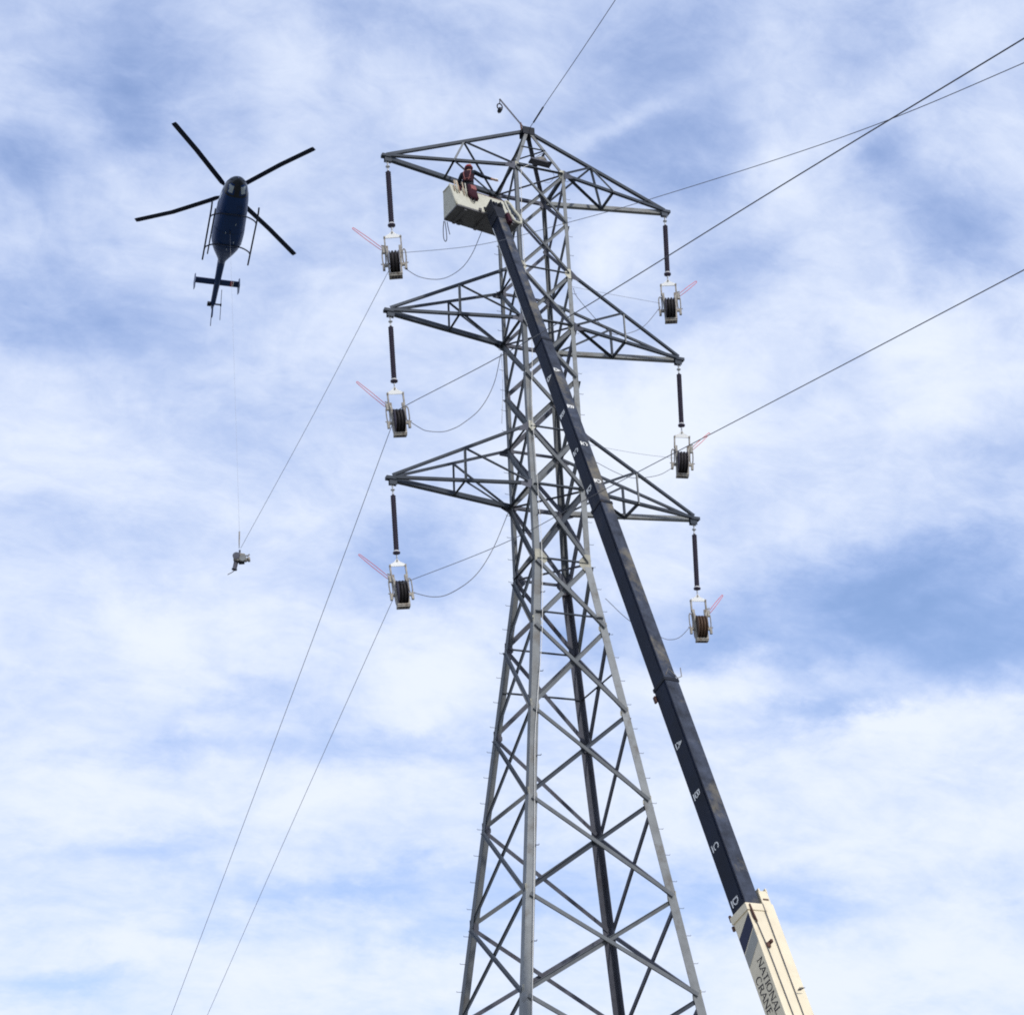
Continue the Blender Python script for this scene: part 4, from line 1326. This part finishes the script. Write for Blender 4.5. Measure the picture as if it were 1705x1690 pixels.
MB().tube([(-6.5, -.02, 1.62), (-6.66, -.04, 1.2), (-6.85, -.06, .58)], .022, 6).build('tail_skid', 'heli_dark', heli)
trr = MB().tube([(-6.45, .05, 1.84), (-6.45, .42, 1.84)], .045, 8).build('tail_rotor_shaft', 'heli_dark', heli)
for s in (-1, 1):
    dd = V((.42, 0, .91)) * s
    MB().box(V((-6.45, .43, 1.84)) + dd * .45, dd, (0, 1, 0), dd.cross(V((0, 1, 0))), .40, .012, .055).build('tail_rotor_blade', 'blade', heli)
MB().lathe((-6.45, .40, 1.84), (0, 1, 0), [(0, .09), (.06, .09)], 10).build('tail_rotor_hub', 'heli_dark', heli)
# skids
for s in (-1, 1):
    MB().tube(catmull([(1.95, s * 1.14, .20), (1.72, s * 1.14, .04), (1.4, s * 1.14, 0), (0, s * 1.14, 0), (-1.55, s * 1.14, 0.0), (-1.72, s * 1.14, .02)], 4), .042, 8).build('skid', 'heli_dark', heli, True)
for x in (1.05, -1.0):
    MB().tube(catmull([(x, -1.14, .0), (x, -1.05, .20), (x, -.75, .40), (x, -.35, .47), (x, .35, .47), (x, .75, .40), (x, 1.05, .20), (x, 1.14, .0)], 5), .036, 8).build('cross_tube', 'heli_dark', heli, True)
MB().tube([(1.5, -.92, .22), (-1.5, -.92, .22)], .035, 8).build('step_tube', 'heli_dark', heli)
for x, y in ((.45, .22), (-.15, -.2), (-.75, .28), (-1.25, 0)):
    MB().box((x, y, .44), (1, 0, 0), (0, 1, 0), (0, 0, 1), .04, .02, .035).build('antenna', 'chin', heli)
MB().tube([(-.0, 0, .46), (-.02, 0, .30)], .04, 8).build('cargo_hook', 'heli_dark', heli)

hook = V((-6.845, 22.014, 52.15))
ll = line('long_line', [hook, hook.lerp(V((-5.83, 22.35, 35.95)), .5), (-5.83, 22.35, 35.95)], .004, 'pale_line', 'thin long line hanging from the helicopter to the carrier', 'line', 4)
MB().tube([(-5.83, 22.35, 35.98), (-5.83, 22.33, 35.45), (-5.83, 22.30, 35.10)], [.035, .03, .012], 8).build('swivel', 'cast', ll, True)

# line carrier below the helicopter
gp = empty('line_carrier', (-5.83, 22.15, 34.55))
tag(gp, 'grey line carrier with rollers hanging in the sky below the helicopter', 'carrier')
gp.rotation_euler = (0, 0, R(-22))
MB().box((0, 0, 0), (1, 0, -.15), (0, 1, 0), (.15, 0, 1), .24, .17, .19).build('frame_box', 'cast', gp, bevel=.04)
MB().lathe((-.12, -.20, .05), (0, 1, 0), [(0, .05), (0, .17), (.06, .13), (.12, .17), (.12, .05)], 18).build('roller', 'steel_dark', gp)
MB().lathe((.18, -.22, -.08), (0, 1, 0), [(0, .05), (0, .16), (.06, .12), (.12, .16), (.12, .05)], 18).build('roller', 'steel', gp)
MB().lathe((-.14, 0, -.12), (-.18, 0, -1), [(0, .105), (.40, .10), (.41, .125), (.46, .125), (.47, .06)], 14).build('counterweight', 'steel_dark', gp, True)
MB().lathe((.22, -.02, -.12), (1, 0, .12), [(0, .08), (.05, .11), (.10, .11), (.11, .08), (.16, .08), (.17, .12), (.26, .12), (.27, .06)], 14).build('end_roller', 'cast', gp, True)
MB().tube([(.20, 0, .12), (.38, 0, .10), (.45, 0, .17)], .035, 7).build('latch_arm', 'cast', gp)
MB().prism([(-.26, -.02, .18), (-.10, -.02, .14), (-.19, -.02, .30)], (0, .04, 0)).build('fin_plate', 'steel_dark', gp)
MB().tube([(0.0, 0, .18), (.0, 0, .40)], .045, 8).build('eye', 'steel_dark', gp)
MB().box((.10, 0, -.24), (1, 0, 0), (0, 1, 0), (0, 0, 1), .13, .08, .05).build('belly_bar', 'boom_black', gp, bevel=.02)
MB().tube([(-.22, 0, -.62), (-.34, 0, -.70), (-.52, 0, -.80)], .02, 6).build('tail_rope', 'rope', gp)
